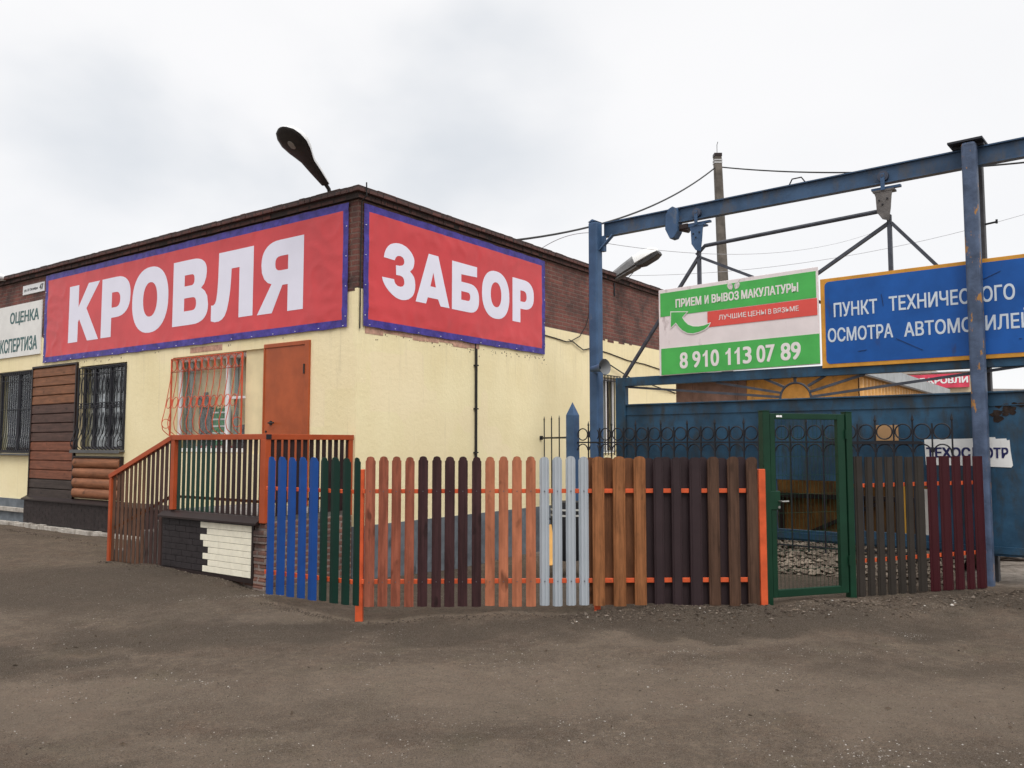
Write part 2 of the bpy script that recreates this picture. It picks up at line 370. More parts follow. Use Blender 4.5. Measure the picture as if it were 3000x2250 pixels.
class MB:
    def __init__(s): s.v, s.f, s.m = [], [], []
    def add(s, vs, fs, mi=0):
        b = len(s.v)
        s.v += [tuple(v) for v in vs]
        s.f += [tuple(i + b for i in f) for f in fs]
        s.m += [mi] * len(fs)
        return s
    def box(s, x0, x1, y0, y1, z0, z1, mi=0):
        if x0 > x1: x0, x1 = x1, x0
        if y0 > y1: y0, y1 = y1, y0
        vs = [(x0, y0, z0), (x1, y0, z0), (x1, y1, z0), (x0, y1, z0), (x0, y0, z1), (x1, y0, z1), (x1, y1, z1), (x0, y1, z1)]
        return s.add(vs, [(0, 3, 2, 1), (4, 5, 6, 7), (0, 1, 5, 4), (1, 2, 6, 5), (2, 3, 7, 6), (3, 0, 4, 7)], mi)
    def bar(s, p, q, w, h, up=(0, 0, 1), mi=0):
        p, q = Vector(p), Vector(q); d = (q - p).normalized()
        u = Vector(up)
        a = d.cross(u)
        if a.length < 1e-4: a = d.cross(Vector((1, 0, 0)))
        a.normalize(); b = a.cross(d).normalized()
        vs = []
        for c in (p, q):
            for i, j in ((-1, -1), (1, -1), (1, 1), (-1, 1)): vs.append(c + a * i * w / 2 + b * j * h / 2)
        return s.add(vs, [(0, 1, 2, 3), (7, 6, 5, 4), (0, 4, 5, 1), (1, 5, 6, 2), (2, 6, 7, 3), (3, 7, 4, 0)], mi)
    def tube(s, pts, r, n=8, closed=False, mi=0, rads=None, cap=True):
        P = [Vector(p) for p in pts]; k = len(P)
        vs = []; prev = None
        for i in range(k):
            if closed: d = (P[(i + 1) % k] - P[i - 1])
            else: d = P[min(i + 1, k - 1)] - P[max(i - 1, 0)]
            d.normalize()
            if prev is None:
                a = d.cross(Vector((0, 0, 1)))
                if a.length < 1e-3: a = d.cross(Vector((1, 0, 0)))
            else:
                a = prev - d * prev.dot(d)
            a.normalize(); prev = a; b = d.cross(a)
            rr = rads[i] if rads else r
            for j in range(n):
                t = 2 * pi * j / n
                vs.append(P[i] + (a * cos(t) + b * sin(t)) * rr)
        fs = []
        for i in range(k if closed else k - 1):
            i2 = (i + 1) % k
            for j in range(n):
                j2 = (j + 1) % n
                fs.append((i * n + j, i2 * n + j, i2 * n + j2, i * n + j2))
        if not closed and cap: fs += [tuple(range(n)), tuple(range((k - 1) * n + n - 1, (k - 1) * n - 1, -1))]
        return s.add(vs, fs, mi)
    def ring(s, c, r, tr, ax='y', n=24, m=6, a0=0, a1=2 * pi, mi=0):
        full = abs(a1 - a0 - 2 * pi) < 1e-6
        k = n if full else n + 1
        pts = []
        for i in range(k):
            t = a0 + (a1 - a0) * i / n
            if ax == 'y': pts.append((c[0] + r * cos(t), c[1], c[2] + r * sin(t)))
            elif ax == 'x': pts.append((c[0], c[1] + r * cos(t), c[2] + r * sin(t)))
            else: pts.append((c[0] + r * cos(t), c[1] + r * sin(t), c[2]))
        return s.tube(pts, tr, m, full, mi)
    def prism(s, poly, lo, hi, mapf, mi=0):
        n = len(poly)
        vs = [mapf(x, y, lo) for x, y in poly] + [mapf(x, y, hi) for x, y in poly]
        fs = [tuple(range(n - 1, -1, -1)), tuple(range(n, 2 * n))]
        fs += [(i, (i + 1) % n, n + (i + 1) % n, n + i) for i in range(n)]
        return s.add(vs, fs, mi)
    def build(s, name, mats, parent=None, fr=FW, at=(0, 0, 0), smooth=False, bevel=0.0, kind=None):
        o3 = OFF[parent.name] if parent else Vector(at)
        me = bpy.data.meshes.new(name)
        me.from_pydata([(x - o3.x, y - o3.y, z - o3.z) for x, y, z in s.v], [], s.f)
        for m in (mats if isinstance(mats, (list, tuple)) else [mats]): me.materials.append(m)
        if any(s.m): me.polygons.foreach_set('material_index', s.m)
        bm = bmesh.new(); bm.from_mesh(me); bmesh.ops.recalc_face_normals(bm, faces=bm.faces); bm.to_mesh(me); bm.free()
        if smooth:
            me.polygons.foreach_set('use_smooth', [True] * len(me.polygons))
            try: me.set_sharp_from_angle(angle=R(40))
            except Exception: pass
        ob = bpy.data.objects.new(name, me)
        COL.objects.link(ob)
        if parent: ob.parent = parent; OFF[ob.name] = o3
        else:
            ob.location = fr.w(at); ob.rotation_euler = (0, 0, fr.a); OFF[ob.name] = o3
        if bevel:
            b = ob.modifiers.new('bevel', 'BEVEL'); b.width = bevel; b.segments = 2; b.limit_method = 'ANGLE'; b.angle_limit = R(50)
        if kind: ob['kind'] = kind
        return ob

def holes_panel(mb, a0, a1, z0, z1, holes, y0, y1, mapf):
    """slab between depths y0 (outside) and y1 with rectangular openings; mapf(a, depth, z)"""
    A = sorted({a0, a1, *[h[0] for h in holes], *[h[1] for h in holes]})
    Z = sorted({z0, z1, *[h[2] for h in holes], *[h[3] for h in holes]})
    A = [a for a in A if a0 <= a <= a1]; Z = [z for z in Z if z0 <= z <= z1]
    solid = lambda i, j: (0 <= i < len(A) - 1 and 0 <= j < len(Z) - 1 and
        not any(h[0] <= (A[i] + A[i + 1]) / 2 <= h[1] and h[2] <= (Z[j] + Z[j + 1]) / 2 <= h[3] for h in holes))
    for i in range(len(A) - 1):
        for j in range(len(Z) - 1):
            if not solid(i, j): continue
            p, q, r, t = A[i], A[i + 1], Z[j], Z[j + 1]
            V = [mapf(p, y0, r), mapf(q, y0, r), mapf(q, y0, t), mapf(p, y0, t), mapf(p, y1, r), mapf(q, y1, r), mapf(q, y1, t), mapf(p, y1, t)]
            F = [(0, 1, 2, 3), (7, 6, 5, 4)]
            if not solid(i - 1, j): F.append((0, 3, 7, 4))
            if not solid(i + 1, j): F.append((1, 5, 6, 2))
            if not solid(i, j - 1): F.append((0, 4, 5, 1))
            if not solid(i, j + 1): F.append((3, 2, 6, 7))
            mb.add(V, F)

# ------------------------------------------------------------------ lettering
def curve_to_verts(cu):
    ob = bpy.data.objects.new('tmp', cu); COL.objects.link(ob)
    dg = bpy.context.evaluated_depsgraph_get()
    me = bpy.data.meshes.new_from_object(ob.evaluated_get(dg))
    v = [tuple(x.co) for x in me.vertices]; f = [tuple(p.vertices) for p in me.polygons]
    bpy.data.objects.remove(ob); bpy.data.meshes.remove(me); bpy.data.curves.remove(cu)
    return v, f
def text_into(mb, body, x0, x1, z0, z1, mapf, bold=0.0, depth=0.002, mi=0, space=1.0):
    cu = bpy.data.curves.new('tmp', 'FONT')
    cu.body = body; cu.size = 1.0; cu.extrude = 0.5; cu.resolution_u = 5; cu.space_character = space
    v, f = curve_to_verts(cu)
    xs = [p[0] for p in v]; ys = [p[1] for p in v]
    ax, bx, ay, by = min(xs), max(xs), min(ys), max(ys)
    bz = bold * .6
    kx = (x1 - x0) / (bx - ax + 2 * bold); kz = (z1 - z0) / (by - ay + 2 * bz)
    sh = [(0, 0)] + ([(-1, -1), (1, 1), (-1, 1), (1, -1), (-.5, 0), (.5, 0)] if bold else [])
    for k, (i, j) in enumerate(sh):        # heavier weight: the strokes laid several times side by side
        V = [mapf(x0 + (p[0] - ax + bold + i * bold) * kx, z0 + (p[1] - ay + bz + j * bz) * kz, (p[2] + 0.5) * depth + k * .00012) for p in v]
        mb.add(V, f, mi)
def line_part(parent, mat, words, mapf, bold, depth=0.002):
    for w_ in words:
        m_ = MB(); text_into(m_, *w_, mapf, bold, depth); m_.build('lettering', mat, parent)
def polys_into(mb, contours, mapf, depth=0.002, mi=0):
    cu = bpy.data.curves.new('tmp', 'CURVE'); cu.dimensions = '2D'; cu.fill_mode = 'BOTH'; cu.extrude = 0.5
    for c in contours:
        sp = cu.splines.new('POLY'); sp.points.add(len(c) - 1)
        for i, (x, y) in enumerate(c): sp.points[i].co = (x, y, 0, 1)
        sp.use_cyclic_u = True
    v, f = curve_to_verts(cu)
    mb.add([mapf(p[0], p[1], (p[2] + 0.5) * depth) for p in v], f, mi)
def ell(cx, cy, rx, ry, a0, a1, n=12, e=1.0):
    o = []
    for i in range(n + 1):
        t = R(a0 + (a1 - a0) * i / n); c, s_ = cos(t), sin(t)
        o.append((cx + rx * math.copysign(abs(c) ** e, c), cy + ry * math.copysign(abs(s_) ** e, s_)))
    return o
GL = {
 'К': [[(0, 0), (0, 1), (.318, 1), (.318, .61), (.637, 1), (1.0, 1), (.585, .565), (1.0, 0), (.64, 0), (.355, .395), (.318, .345), (.318, 0)]],
 'Р': [[(0, 0), (0, 1), (.50, 1)] + ell(.50, .66, .50, .34, 90, -90, 16, .82) + [(.36, .32), (.36, 0)],
       [(.36, .49), (.36, .745)] + ell(.50, .6175, .155, .1275, 90, -90, 10, .85)],
 'О': [ell(.5, .5, .5, .515, 90, 450, 40, .88)[:-1], ell(.505, .505, .195, .27, 90, 450, 28, .92)[:-1]],
 'В': [[(0, 0), (0, 1), (.50, 1)] + ell(.52, .765, .425, .235, 90, 0, 9, .8) + [(.93, .68), (.88, .59), (.80, .535), (.90, .48), (.97, .40)] + ell(.55, .27, .45, .27, 0, -90, 9, .8),
       [(.33, .60), (.33, .77), (.50, .77)] + ell(.52, .685, .09, .085, 90, -90, 8, .8),
       [(.33, .215), (.33, .415), (.54, .415)] + ell(.56, .315, .11, .10, 90, -90, 8, .8)],
 'Л': [[(.17, 1), (1, 1), (1, 0), (.675, 0), (.675, .735), (.485, .735), (.478, .58), (.462, .42), (.435, .27), (.395, .14), (.345, .055), (.28, .005), (.20, -.02), (.10, -.022), (0, 0), (0, .235), (.055, .232), (.095, .255), (.125, .31), (.148, .42), (.16, .58), (.167, .8)]],
 'Я': [[(0, 0), (.334, 0), (.556, .37), (.672, .37), (.672, 0), (1, 0), (1, 1), (.52, 1)] + ell(.50, .69, .42, .31, 90, 180, 9, .82) + [(.095, .58), (.15, .49), (.23, .43), (.315, .405)],
       [(.672, .575), (.672, .775), (.53, .775)] + ell(.51, .675, .12, .10, 90, 270, 8, .8) + [(.53, .575)]],
 'А': [[(.365, 1), (.65, 1), (1, 0), (.728, 0), (.652, .13), (.346, .13), (.298, 0), (0, 0)], [(.505, .645), (.42, .36), (.585, .36)]],
 '1': [[(.45, 0), (1, 0), (1, 1), (.62, 1), (.50, .90), (.28, .81), (0, .76), (0, .62), (.45, .70)]],
 'Б': [[(0, 0), (0, 1), (.92, 1), (.92, .785), (.332, .765), (.332, .61), (.60, .61)] + ell(.60, .305, .40, .305, 90, -90, 16, .8),
       [(.334, .235), (.334, .415), (.56, .415)] + ell(.56, .325, .105, .09, 90, -90, 8, .8)],
}
Z_PTS = [(.031,.557),(.045,.617),(.072,.679),(.111,.727),(.157,.763),(.211,.788),(.267,.805),(.341,.814),(.411,.81),(.487,.793),(.559,.758),(.615,.714),(.656,.658),(.667,.616),(.664,.571),(.651,.524),(.631,.488),(.574,.44),(.623,.408),(.66,.375),(.682,.322),(.691,.264),(.688,.202),(.669,.14),(.64,.091),(.6,.055),(.548,.025),(.485,.005),(.423,-.004),(.357,-.002),(.283,.013),(.214,.043),(.143,.085),(.083,.133),(.041,.179),(.016,.22),(0,.271),(.245,.273),(.253,.238),(.272,.21),(.317,.188),(.379,.183),(.43,.2),(.455,.233),(.456,.271),(.443,.31),(.414,.337),(.366,.346),(.284,.344),(.278,.485),(.354,.486),(.411,.502),(.444,.529),(.452,.562),(.443,.597),(.414,.624),(.366,.634),(.311,.625),(.274,.597),(.251,.549)]
def glyph(mb, ch, x0, x1, z0, z1, mapf, mi=0):
    cs = [[(x / .693, y / .803) for x, y in Z_PTS]] if ch == 'З' else GL[ch]
    polys_into(mb, [[(x0 + u * (x1 - x0), z0 + v * (z1 - z0)) for u, v in c] for c in cs], mapf, 0.0006, mi)

# ------------------------------------------------------------------ ground
CTRL = np.array([(-2.97, 10.1, -.085), (-3.9, 10.7, -.03), (-4.7, 11.25, .005), (-5.78, 12.04, -.03), (-7.4, 13.4, .03), (-9.5, 15., .03), (-1.5, 8.38, -.105), (-2.5, 9.0, -.04),
    (-.7, 8.36, -.05), (.0, 8.36, -.02), (.86, 8.38, -.02), (1.7, 8.4, .02), (2.5, 8.43, .01), (3.0, 8.6, .05), (3.7, 8.9, .03), (5.3, 9.43, .02), (5.57, 9.82, .0), (-1.7, 10.9, -.17), (-1.0, 11.6, -.22), (-.3, 12.6, -.28), (0, 11.6, -.26), (.9, 13.6, -.28), (-.6, 9.8, -.16), (.8, 10.2, -.15), (2.2, 11.0, -.08), (4, 11.5, .0), (8, 9, -.05),
    (0, 6, -.11), (-4, 7, -.10), (4, 6.5, -.10), (2, 7.4, -.09), (4, 7.7, -.08), (-.5, 7.6, -.12), (0, 3, -.12), (-6, 9, -.07), (-8, 5, -.1), (8, 5, -.1), (12, 20, .0), (5, 20, 0), (0, -10, -.1), (-20, 10, 0), (20, 10, -.05), (30, 60, 0), (-30, 60, 0)])
def fbm(x, y, seed=0, octs=4, s=1.0):
    out = np.zeros_like(x); amp = 1.0
    r = np.random.default_rng(seed)
    for o in range(octs):
        tab = r.random((64, 64)) * 2 - 1
        xs = x * s * 2 ** o; ys = y * s * 2 ** o
        xi = np.floor(xs).astype(int); yi = np.floor(ys).astype(int)
        fx = xs - xi; fy = ys - yi; fx = fx * fx * (3 - 2 * fx); fy = fy * fy * (3 - 2 * fy)
        g = lambda a, b: tab[a % 64, b % 64]
        out += amp * ((g(xi, yi) * (1 - fx) + g(xi + 1, yi) * fx) * (1 - fy) + (g(xi, yi + 1) * (1 - fx) + g(xi + 1, yi + 1) * fx) * fy)
        amp *= 0.5
    return out
def gz(x, y):
    x = np.asarray(x, float); y = np.asarray(y, float)
    num = np.zeros_like(x); den = np.zeros_like(x)
    for cx, cy, cz in CTRL:
        w = 1.0 / (((x - cx) ** 2 + (y - cy) ** 2) + 0.05) ** 1.6
        num += w * cz; den += w
    z = num / den
    near = np.clip(1 - np.maximum(0, np.hypot(x, y - 7) - 14) / 10, 0, 1)
    z += near * (0.014 * fbm(x, y, 1, 3, 0.9) + 0.008 * fbm(x, y, 2, 4, 5.0) + 0.010 * fbm(x * .35 + y * .12, y * 2.2 - x * .3, 3, 3, 1.0))
    # spoil ridge left along the foot of the fence on the right
    t = np.clip((x - 0.9) / 4.6, 0, 1)
    yr = 8.23 + 0.85 * np.clip((x - 2.4) / 3.2, 0, 1.1) - 0.03
    rid = np.exp(-((y - yr) / 0.17) ** 2) * np.clip((x - 0.5) / 1.0, 0, 1) * np.clip((6.3 - x) / 0.8, 0, 1)
    z += rid * (0.020 + 0.055 * np.clip(0.45 + 0.6 * fbm(x, y, 5, 4, 6.0), 0, 1.2))
    return z
def axis(lo, hi, f0, f1, step, grow=1.18):
    a = list(np.arange(f0, f1 + 1e-6, step)); d = step
    while a[-1] < hi: d *= grow; a.append(a[-1] + d)
    d = step
    while a[0] > lo: d *= grow; a.insert(0, a[0] - d)
    return np.array(a)
gx = axis(-400, 400, -6.5, 6.6, 0.034); gy = axis(-200, 700, 4.2, 10.6, 0.034)
GX, GY = np.meshgrid(gx, gy)
GZ = gz(GX, GY)
gme = bpy.data.meshes.new('ground')
nx, ny = len(gx), len(gy)
idx = np.arange(nx * ny).reshape(ny, nx)
quads = np.stack([idx[:-1, :-1], idx[:-1, 1:], idx[1:, 1:], idx[1:, :-1]], -1).reshape(-1, 4)
gme.vertices.add(nx * ny); gme.vertices.foreach_set('co', np.stack([GX, GY, GZ], -1).ravel())
gme.loops.add(quads.size); gme.loops.foreach_set('vertex_index', quads.ravel())
gme.polygons.add(len(quads)); gme.polygons.foreach_set('loop_start', np.arange(0, quads.size, 4)); gme.polygons.foreach_set('loop_total', np.full(len(quads), 4))
gme.update(calc_edges=True); gme.validate()
gme.polygons.foreach_set('use_smooth', [True] * len(quads))
gme.materials.append(ground_mat())
go = bpy.data.objects.new('ground', gme); COL.objects.link(go)
tag(go, None, None, kind='structure')

def blobs(name, pts, mats, label, cat, kind='stuff', flat=0.6):
    """many small irregular stones or clods as one object; pts = (x, y, size, material)"""
    base = [(1, 0, 0), (-1, 0, 0), (0, 1, 0), (0, -1, 0), (0, 0, 1), (0, 0, -1)]
    fs = [(0, 2, 4), (2, 1, 4), (1, 3, 4), (3, 0, 4), (2, 0, 5), (1, 2, 5), (3, 1, 5), (0, 3, 5)]
    mb = MB()
    zs = gz(np.array([p[0] for p in pts]), np.array([p[1] for p in pts]))
    for (x, y, s_, mi), z in zip(pts, zs):
        a = random.random() * 6.28; e = [random.uniform(.6, 1.3) for _ in range(6)]
        vs = []
        for k, b in enumerate(base):
            bx, by = b[0] * cos(a) - b[1] * sin(a), b[0] * sin(a) + b[1] * cos(a)
            vs.append((x + bx * s_ * e[k], y + by * s_ * e[k], z + s_ * flat * 0.25 + b[2] * s_ * flat * e[k]))
        mb.add(vs, fs, mi)
    o = mb.build(name, mats)
    return tag(o, label, cat, kind=kind)
STONE1 = M('pale_chips', (0.40, 0.37, 0.33), 0.9, var=0.2)
STONE2 = M('brown_pebbles', (0.15, 0.122, 0.098), 0.9, var=0.3)
STONE3 = M('dark_clods', (0.055, 0.041, 0.031), 0.95, var=0.4)
STONE4 = M('soil_lumps', (0.088, 0.067, 0.050), 0.95, var=0.4)
pts = []
for _ in range(5200):
    y = 4.2 + 6.5 * random.random() ** 1.2; x = random.uniform(-0.72, 0.72) * y
    r_ = random.random()
    pts.append((x, y, random.uniform(.002, .006) * (1.6 if random.random() < .05 else 1), 0 if r_ < .07 else 1 if r_ < .5 else 2))
for cx, cy, n_ in ((-3.0, 9.4, 130), (-2.6, 9.55, 90), (-3.5, 9.3, 50), (-1.3, 7.9, 14), (2.2, 6.3, 40), (-1.2, 6.6, 40), (0.9, 5.6, 40), (3.3, 6.9, 40), (-.3, 7.1, 40), (1.4, 4.7, 60)):
    for _ in range(n_):
        x = random.gauss(cx, .26); y = random.gauss(cy, .12)
        if y < 9.9 + 0.3 * (-2.5 - x): pts.append((x, y, random.uniform(.002, .007), random.choice((0, 1, 1))))
for _ in range(34):
    cy = 4.5 + 4.0 * random.random(); cx = random.uniform(-.66, .66) * cy; sp_ = random.uniform(.08, .28)
    if cy > 7.9 and cx > -1.5: continue
    for _ in range(random.randint(18, 70)):
        pts.append((random.gauss(cx, sp_), random.gauss(cy, sp_ * .55), random.uniform(.0022, .0058) * (1.7 if random.random() < .05 else 1), random.choice((0, 0, 1, 1, 2))))
pts = [q for q in pts if not (q[1] > 8.1 and -1.5 < q[0])]
blobs('stone_chips', pts, [STONE1, STONE2, STONE3], 'pale stone chips and pebbles scattered over the brown dirt', 'stones')
pts = []
for _ in range(2600):
    x = random.uniform(0.5, 6.2); yr = 8.20 + 0.85 * min(1.1, max(0, (x - 2.4) / 3.2))
    y = random.gauss(yr - .03, .15)
    if y > yr + .22: continue
    r_ = random.random()
    pts.append((x, y, random.uniform(.005, .017) * (1.9 if random.random() < .05 else 1), 0 if r_ < .012 else 1 if r_ < .12 else 2 if r_ < .5 else 3))
for _ in range(260):
    x = random.uniform(-1.45, .9); pts.append((x, random.gauss(8.24, .05), random.uniform(.005, .015), random.choice((3, 2, 2))))
for _ in range(500):
    t = random.random(); x = -2.6 + 1.1 * t; y = 9.0 - .66 * t
    pts.append((x + random.gauss(-.06, .05), y + random.gauss(-.06, .05), random.uniform(.004, .011), random.choice((3, 2, 3))))
for _ in range(700):  # dark clods added along these bases to deepen the contact shade
    t = random.random()
    if random.random() < .5: x, y = -4.75 + 1.75 * t, 11.28 - 1.22 * t            # porch front
    elif random.random() < .45: x, y = -5.85 + 1.1 * t, 12.0 - .74 * t            # stair foot
    else: x, y = -9.8 + 3.2 * t, 16.2 - 2.75 * t                                  # kerb of the long wall
    pts.append((x - abs(random.gauss(0, .07)), y - abs(random.gauss(0, .10)), random.uniform(.004, .016), random.choice((2, 2, 3, 3, 1))))
blobs('dirt_clods', pts, [STONE1, STONE2, STONE3, STONE4], 'dark clods and rubbish turned up along the foot of the fence', 'clods')
LEAF = M('dead_leaf', (0.060, 0.042, 0.028), 0.8, var=0.4, scale=30)
mb = MB()
for _ in range(150):
    x = random.uniform(-5, 6); y = random.uniform(4.4, 8.1)
    if random.random() < .55: x = random.uniform(1.2, 5.8); y = 7.9 + 0.85 * max(0, (x - 2.4) / 3.2) + random.gauss(0, .14)
    z = float(gz(x, y)); a = random.random() * 6.28; l = random.uniform(.008, .028); w = l * random.uniform(.2, .5)
    ca, sa = cos(a), sin(a)
    mb.add([(x - l * ca, y - l * sa, z + .008), (x - w * sa, y + w * ca, z + .02), (x + l * ca, y + l * sa, z + .012), (x + w * sa, y - w * ca, z + .006)], [(0, 1, 2, 3)])
tag(mb.build('dead_leaves', LEAF), 'dead brown leaves and twigs strewn over the dirt', 'leaves', kind='stuff')

# ------------------------------------------------------------------ the building
BLD = T('shop_building', 'single storey yellow plastered shop with dark red brick band and flat roof', 'building', FB)
w1 = lambda s_, d, z: (d, s_, z)          # long wall: a = distance from the corner, d negative = outside
w2 = lambda s_, d, z: (s_, d, z)          # short wall
L1, L2 = 15.5, 10.25
H1 = [(9.26, 10.9, 1.45, 3.15), (5.79, 7.42, 1.54, 3.10), (1.95, 4.38, 1.50, 3.08)]
H2 = [(6.68, 7.40, 1.45, 3.0)]
mb = MB()
holes_panel(mb, 0.3, L1, 0.54, 3.78, H1, 0, .30, w1)
holes_panel(mb, 0, L2, 0.54, 3.78, H2, 0, .30, w2)
mb.box(L2 - .3, L2, .3, L1, .54, 3.78); mb.box(.3, L2 - .3, L1 - .3, L1, .54, 3.78)
mb.build('wall', PLASTER, BLD)
mb = MB()
mb.box(0, .30, .30, L1, 3.78, 5.02); mb.box(0, L2, 0, .30, 3.78, 5.02); mb.box(L2 - .3, L2, .3, L1, 3.78, 5.02); mb.box(.3, L2 - .3, L1 - .3, L1, 3.78, 5.02)
# ragged lower edge of the bare brickwork where the plaster stops
def notch_row(fn, L):
    a = 0.05
    while a < L - .3:
        w_ = random.uniform(.10, .26)
        if random.random() < .55: fn(a, a + w_, random.choice((.02, .035, .05)))
        a += w_ + random.uniform(.0, .3)
notch_row(lambda a, b, h: mb.box(-.004, .01, a, b, 3.78 - h, 3.7795), L1)
notch_row(lambda a, b, h: mb.box(a, b, -.004, .01, 3.78 - h, 3.7795), L2)
mb.build('brick_band', BRICKM, BLD)
mb = MB()
mb.box(-.03, .28, .25, L1, -.5, .54); mb.box(-.03, L2, -.03, .25, -.5, .54); mb.box(L2 - .3, L2 + .02, .25, L1, -.5, .54); mb.box(.28, L2 - .3, L1 - .3, L1, -.5, .54)
mb.build('plinth', PLINTH, BLD)
mb = MB()
mb.box(-.09, -.031, 9.3, L1, .285, .37); mb.box(-.16, -.031, 4.2, L1, -.1, .085)
# rough lumps along the kerb
for k in range(60):
    y = random.uniform(5.7, 13); mb.box(-.17 - random.random() * .02, -.10, y, y + random.uniform(.05, .2), -.1, .06 + random.random() * .05)
mb.build('kerb', KERBW, BLD, bevel=.006)
mb = MB()
for z0, z1, o in ((5.02, 5.098, .055), (5.098, 5.185, .105)):
    # individual header bricks so the edge reads uneven
    a = -o
    while a < L1:
        w_ = random.choice((.122, .252)); j = random.uniform(-.006, .006); dz = random.uniform(-.004, .004) if z1 > 5.1 else 0
        mb.box(-o + j, .26, max(a, -o), min(a + w_ - .010, L1), z0 + .004, z1 + dz - .004); a += w_
    a = .262
    while a < L2 + .05:
        w_ = random.choice((.122, .252)); j = random.uniform(-.006, .006); dz = random.uniform(-.004, .004) if z1 > 5.1 else 0
        mb.box(a, min(a + w_ - .010, L2 + .06), -o + j, .26, z0 + .004, z1 + dz - .004); a += w_
mb.build('cornice', BRICKC, BLD, bevel=.004)
mb = MB()
mb.box(-.05, .24, -.05, L1, 5.022, 5.176); mb.box(.24, L2, -.05, .24, 5.022, 5.176)
mb.build('cornice_mortar', M('dark_mortar', (.045, .035, .032), .95, bmp=.3), BLD)
mb = MB(); mb.box(.262, L2 - .01, .262, L1 - .01, 4.86, 5.0); mb.build('roof', M('roof_felt', (.06, .06, .06), .9, bmp=.3), BLD)
# exposed brick patches scraped bare under the banners
PATCH = M('bare_pinkish_brick', (.46, .27, .20), .9, var=.3, scale=12, bmp=.3)
mb = MB()
mb.box(-.004, .01, 3.02, 3.88, 3.125, 3.215)
mb.build('bare_patch', PATCH, BLD); mb = MB()
a = .15
while a < 2.6:
    w_ = random.uniform(.2, .4); mb.box(a, a + w_ - .01, -.004, .01, 3.235 - random.uniform(.02, .07), 3.262); a += w_
mb.build('bare_patch', PATCH, BLD)
mb = MB()
for k in range(70):
    a = random.uniform(.3, 4.7); z = 3.20 - abs(random.gauss(0, .05)); s_ = random.uniform(.008, .022)
    mb.box(a, a + s_, -.003, .01, z, z + s_)
for k in range(16):
    y = random.uniform(.4, 7.5); z = 3.20 - abs(random.gauss(0, .03)); s_ = random.uniform(.01, .025)
    mb.box(-.003, .01, y, y + s_, z, z + s_ * 1.5)
mb.build('anchor_hole', M('plaster_chip', (.20, .15, .11), .9, var=.4), BLD)

def window(parent, s0, s1, z0, z1, mapf, mull, glass, depth=.10, fw=.06, trans=(), mat=None):
    f = MB()
    def fb(a, b, c, d, t=.05): 
        p, q = mapf(a, depth - t / 2, c), mapf(b, depth + t / 2, d)
        f.box(p[0], q[0], p[1], q[1], c, d)
    fb(s0, s1, z0, z0 + fw); fb(s0, s1, z1 - fw, z1); fb(s0, s0 + fw, z0 + fw, z1 - fw); fb(s1 - fw, s1, z0 + fw, z1 - fw)
    for m_ in mull: fb(m_ - fw * .6, m_ + fw * .6, z0 + fw, z1 - fw, .056)
    for a, b, z in trans: fb(a, b, z - .02, z + .02, .045)
    w = f.build('window', mat or WHITE, parent, bevel=.004)
    g = MB(); p, q = mapf(s0 + .01, depth - .003, z0 + .01), mapf(s1 - .01, depth + .003, z1 - .01)
    g.box(p[0], q[0], p[1], q[1], z0 + .01, z1 - .01)
    g.build('pane', glass, w)
    return w
def grille_bars(w, s0, s1, prof, n, r, mat, mapf, rows=(), frame=True, name='grille', scroll=None):
    """bellied bar grille; prof = [(out, z), ...]"""
    g = MB()
    from_ = lambda t: t
    P = []
    for i in range(len(prof) - 1):
        for k in range(5):
            t = k / 5; t2 = t
            P.append((prof[i][0] * (1 - t2) + prof[i + 1][0] * t2, prof[i][1] * (1 - t) + prof[i + 1][1] * t))
    P.append(prof[-1])
    for _ in range(2):
        P = [P[0]] + [((P[i - 1][0] + 2 * P[i][0] + P[i + 1][0]) / 4, (P[i - 1][1] + 2 * P[i][1] + P[i + 1][1]) / 4) for i in range(1, len(P) - 1)] + [P[-1]]
    out_at = lambda z: float(np.interp(-z, [-p[1] for p in P], [p[0] for p in P]))
    step = (s1 - s0) / n
    for i in range(n + 1):
        s_ = s0 + step * i
        g.tube([mapf(s_, -o, z) for o, z in P], r, 6)
    zt, zb = prof[0][1], prof[-1][1]
    for z in [zt, zb] + [q[0] for q in rows if q[1] == 'bar']:
        g.tube([mapf(s0, -out_at(z), z), mapf(s1, -out_at(z), z)], r * (1.5 if z in (zt, zb) else 1), 6)
    if frame:
        for s_ in (s0, s1): g.tube([mapf(s_, -.02, zt), mapf(s_, -.02, zb)], r * 2.2, 6)
    for q in rows:
        if q[1] == 'ring':
            rr = q[2]
            for i in range(n):
                c = s0 + step * (i + .5); pts = []
                for k in range(18):
                    t = 2 * pi * k / 18; z = q[0] + rr * q[3] * sin(t)
                    pts.append(mapf(c + rr * cos(t), -out_at(z), z))
                g.tube(pts, r, 5, True)
    if scroll:
        for s_ in (s0, s1):
            cz, cr = scroll
            pts = []
            for k in range(20):
                t = 2 * pi * k / 20
                pts.append(mapf(s_, -(out_at(cz) - cr + cr * cos(t)), cz + cr * sin(t)))
            g.tube(pts, r, 5, True)
    return g.build(name, mat, w, smooth=True)

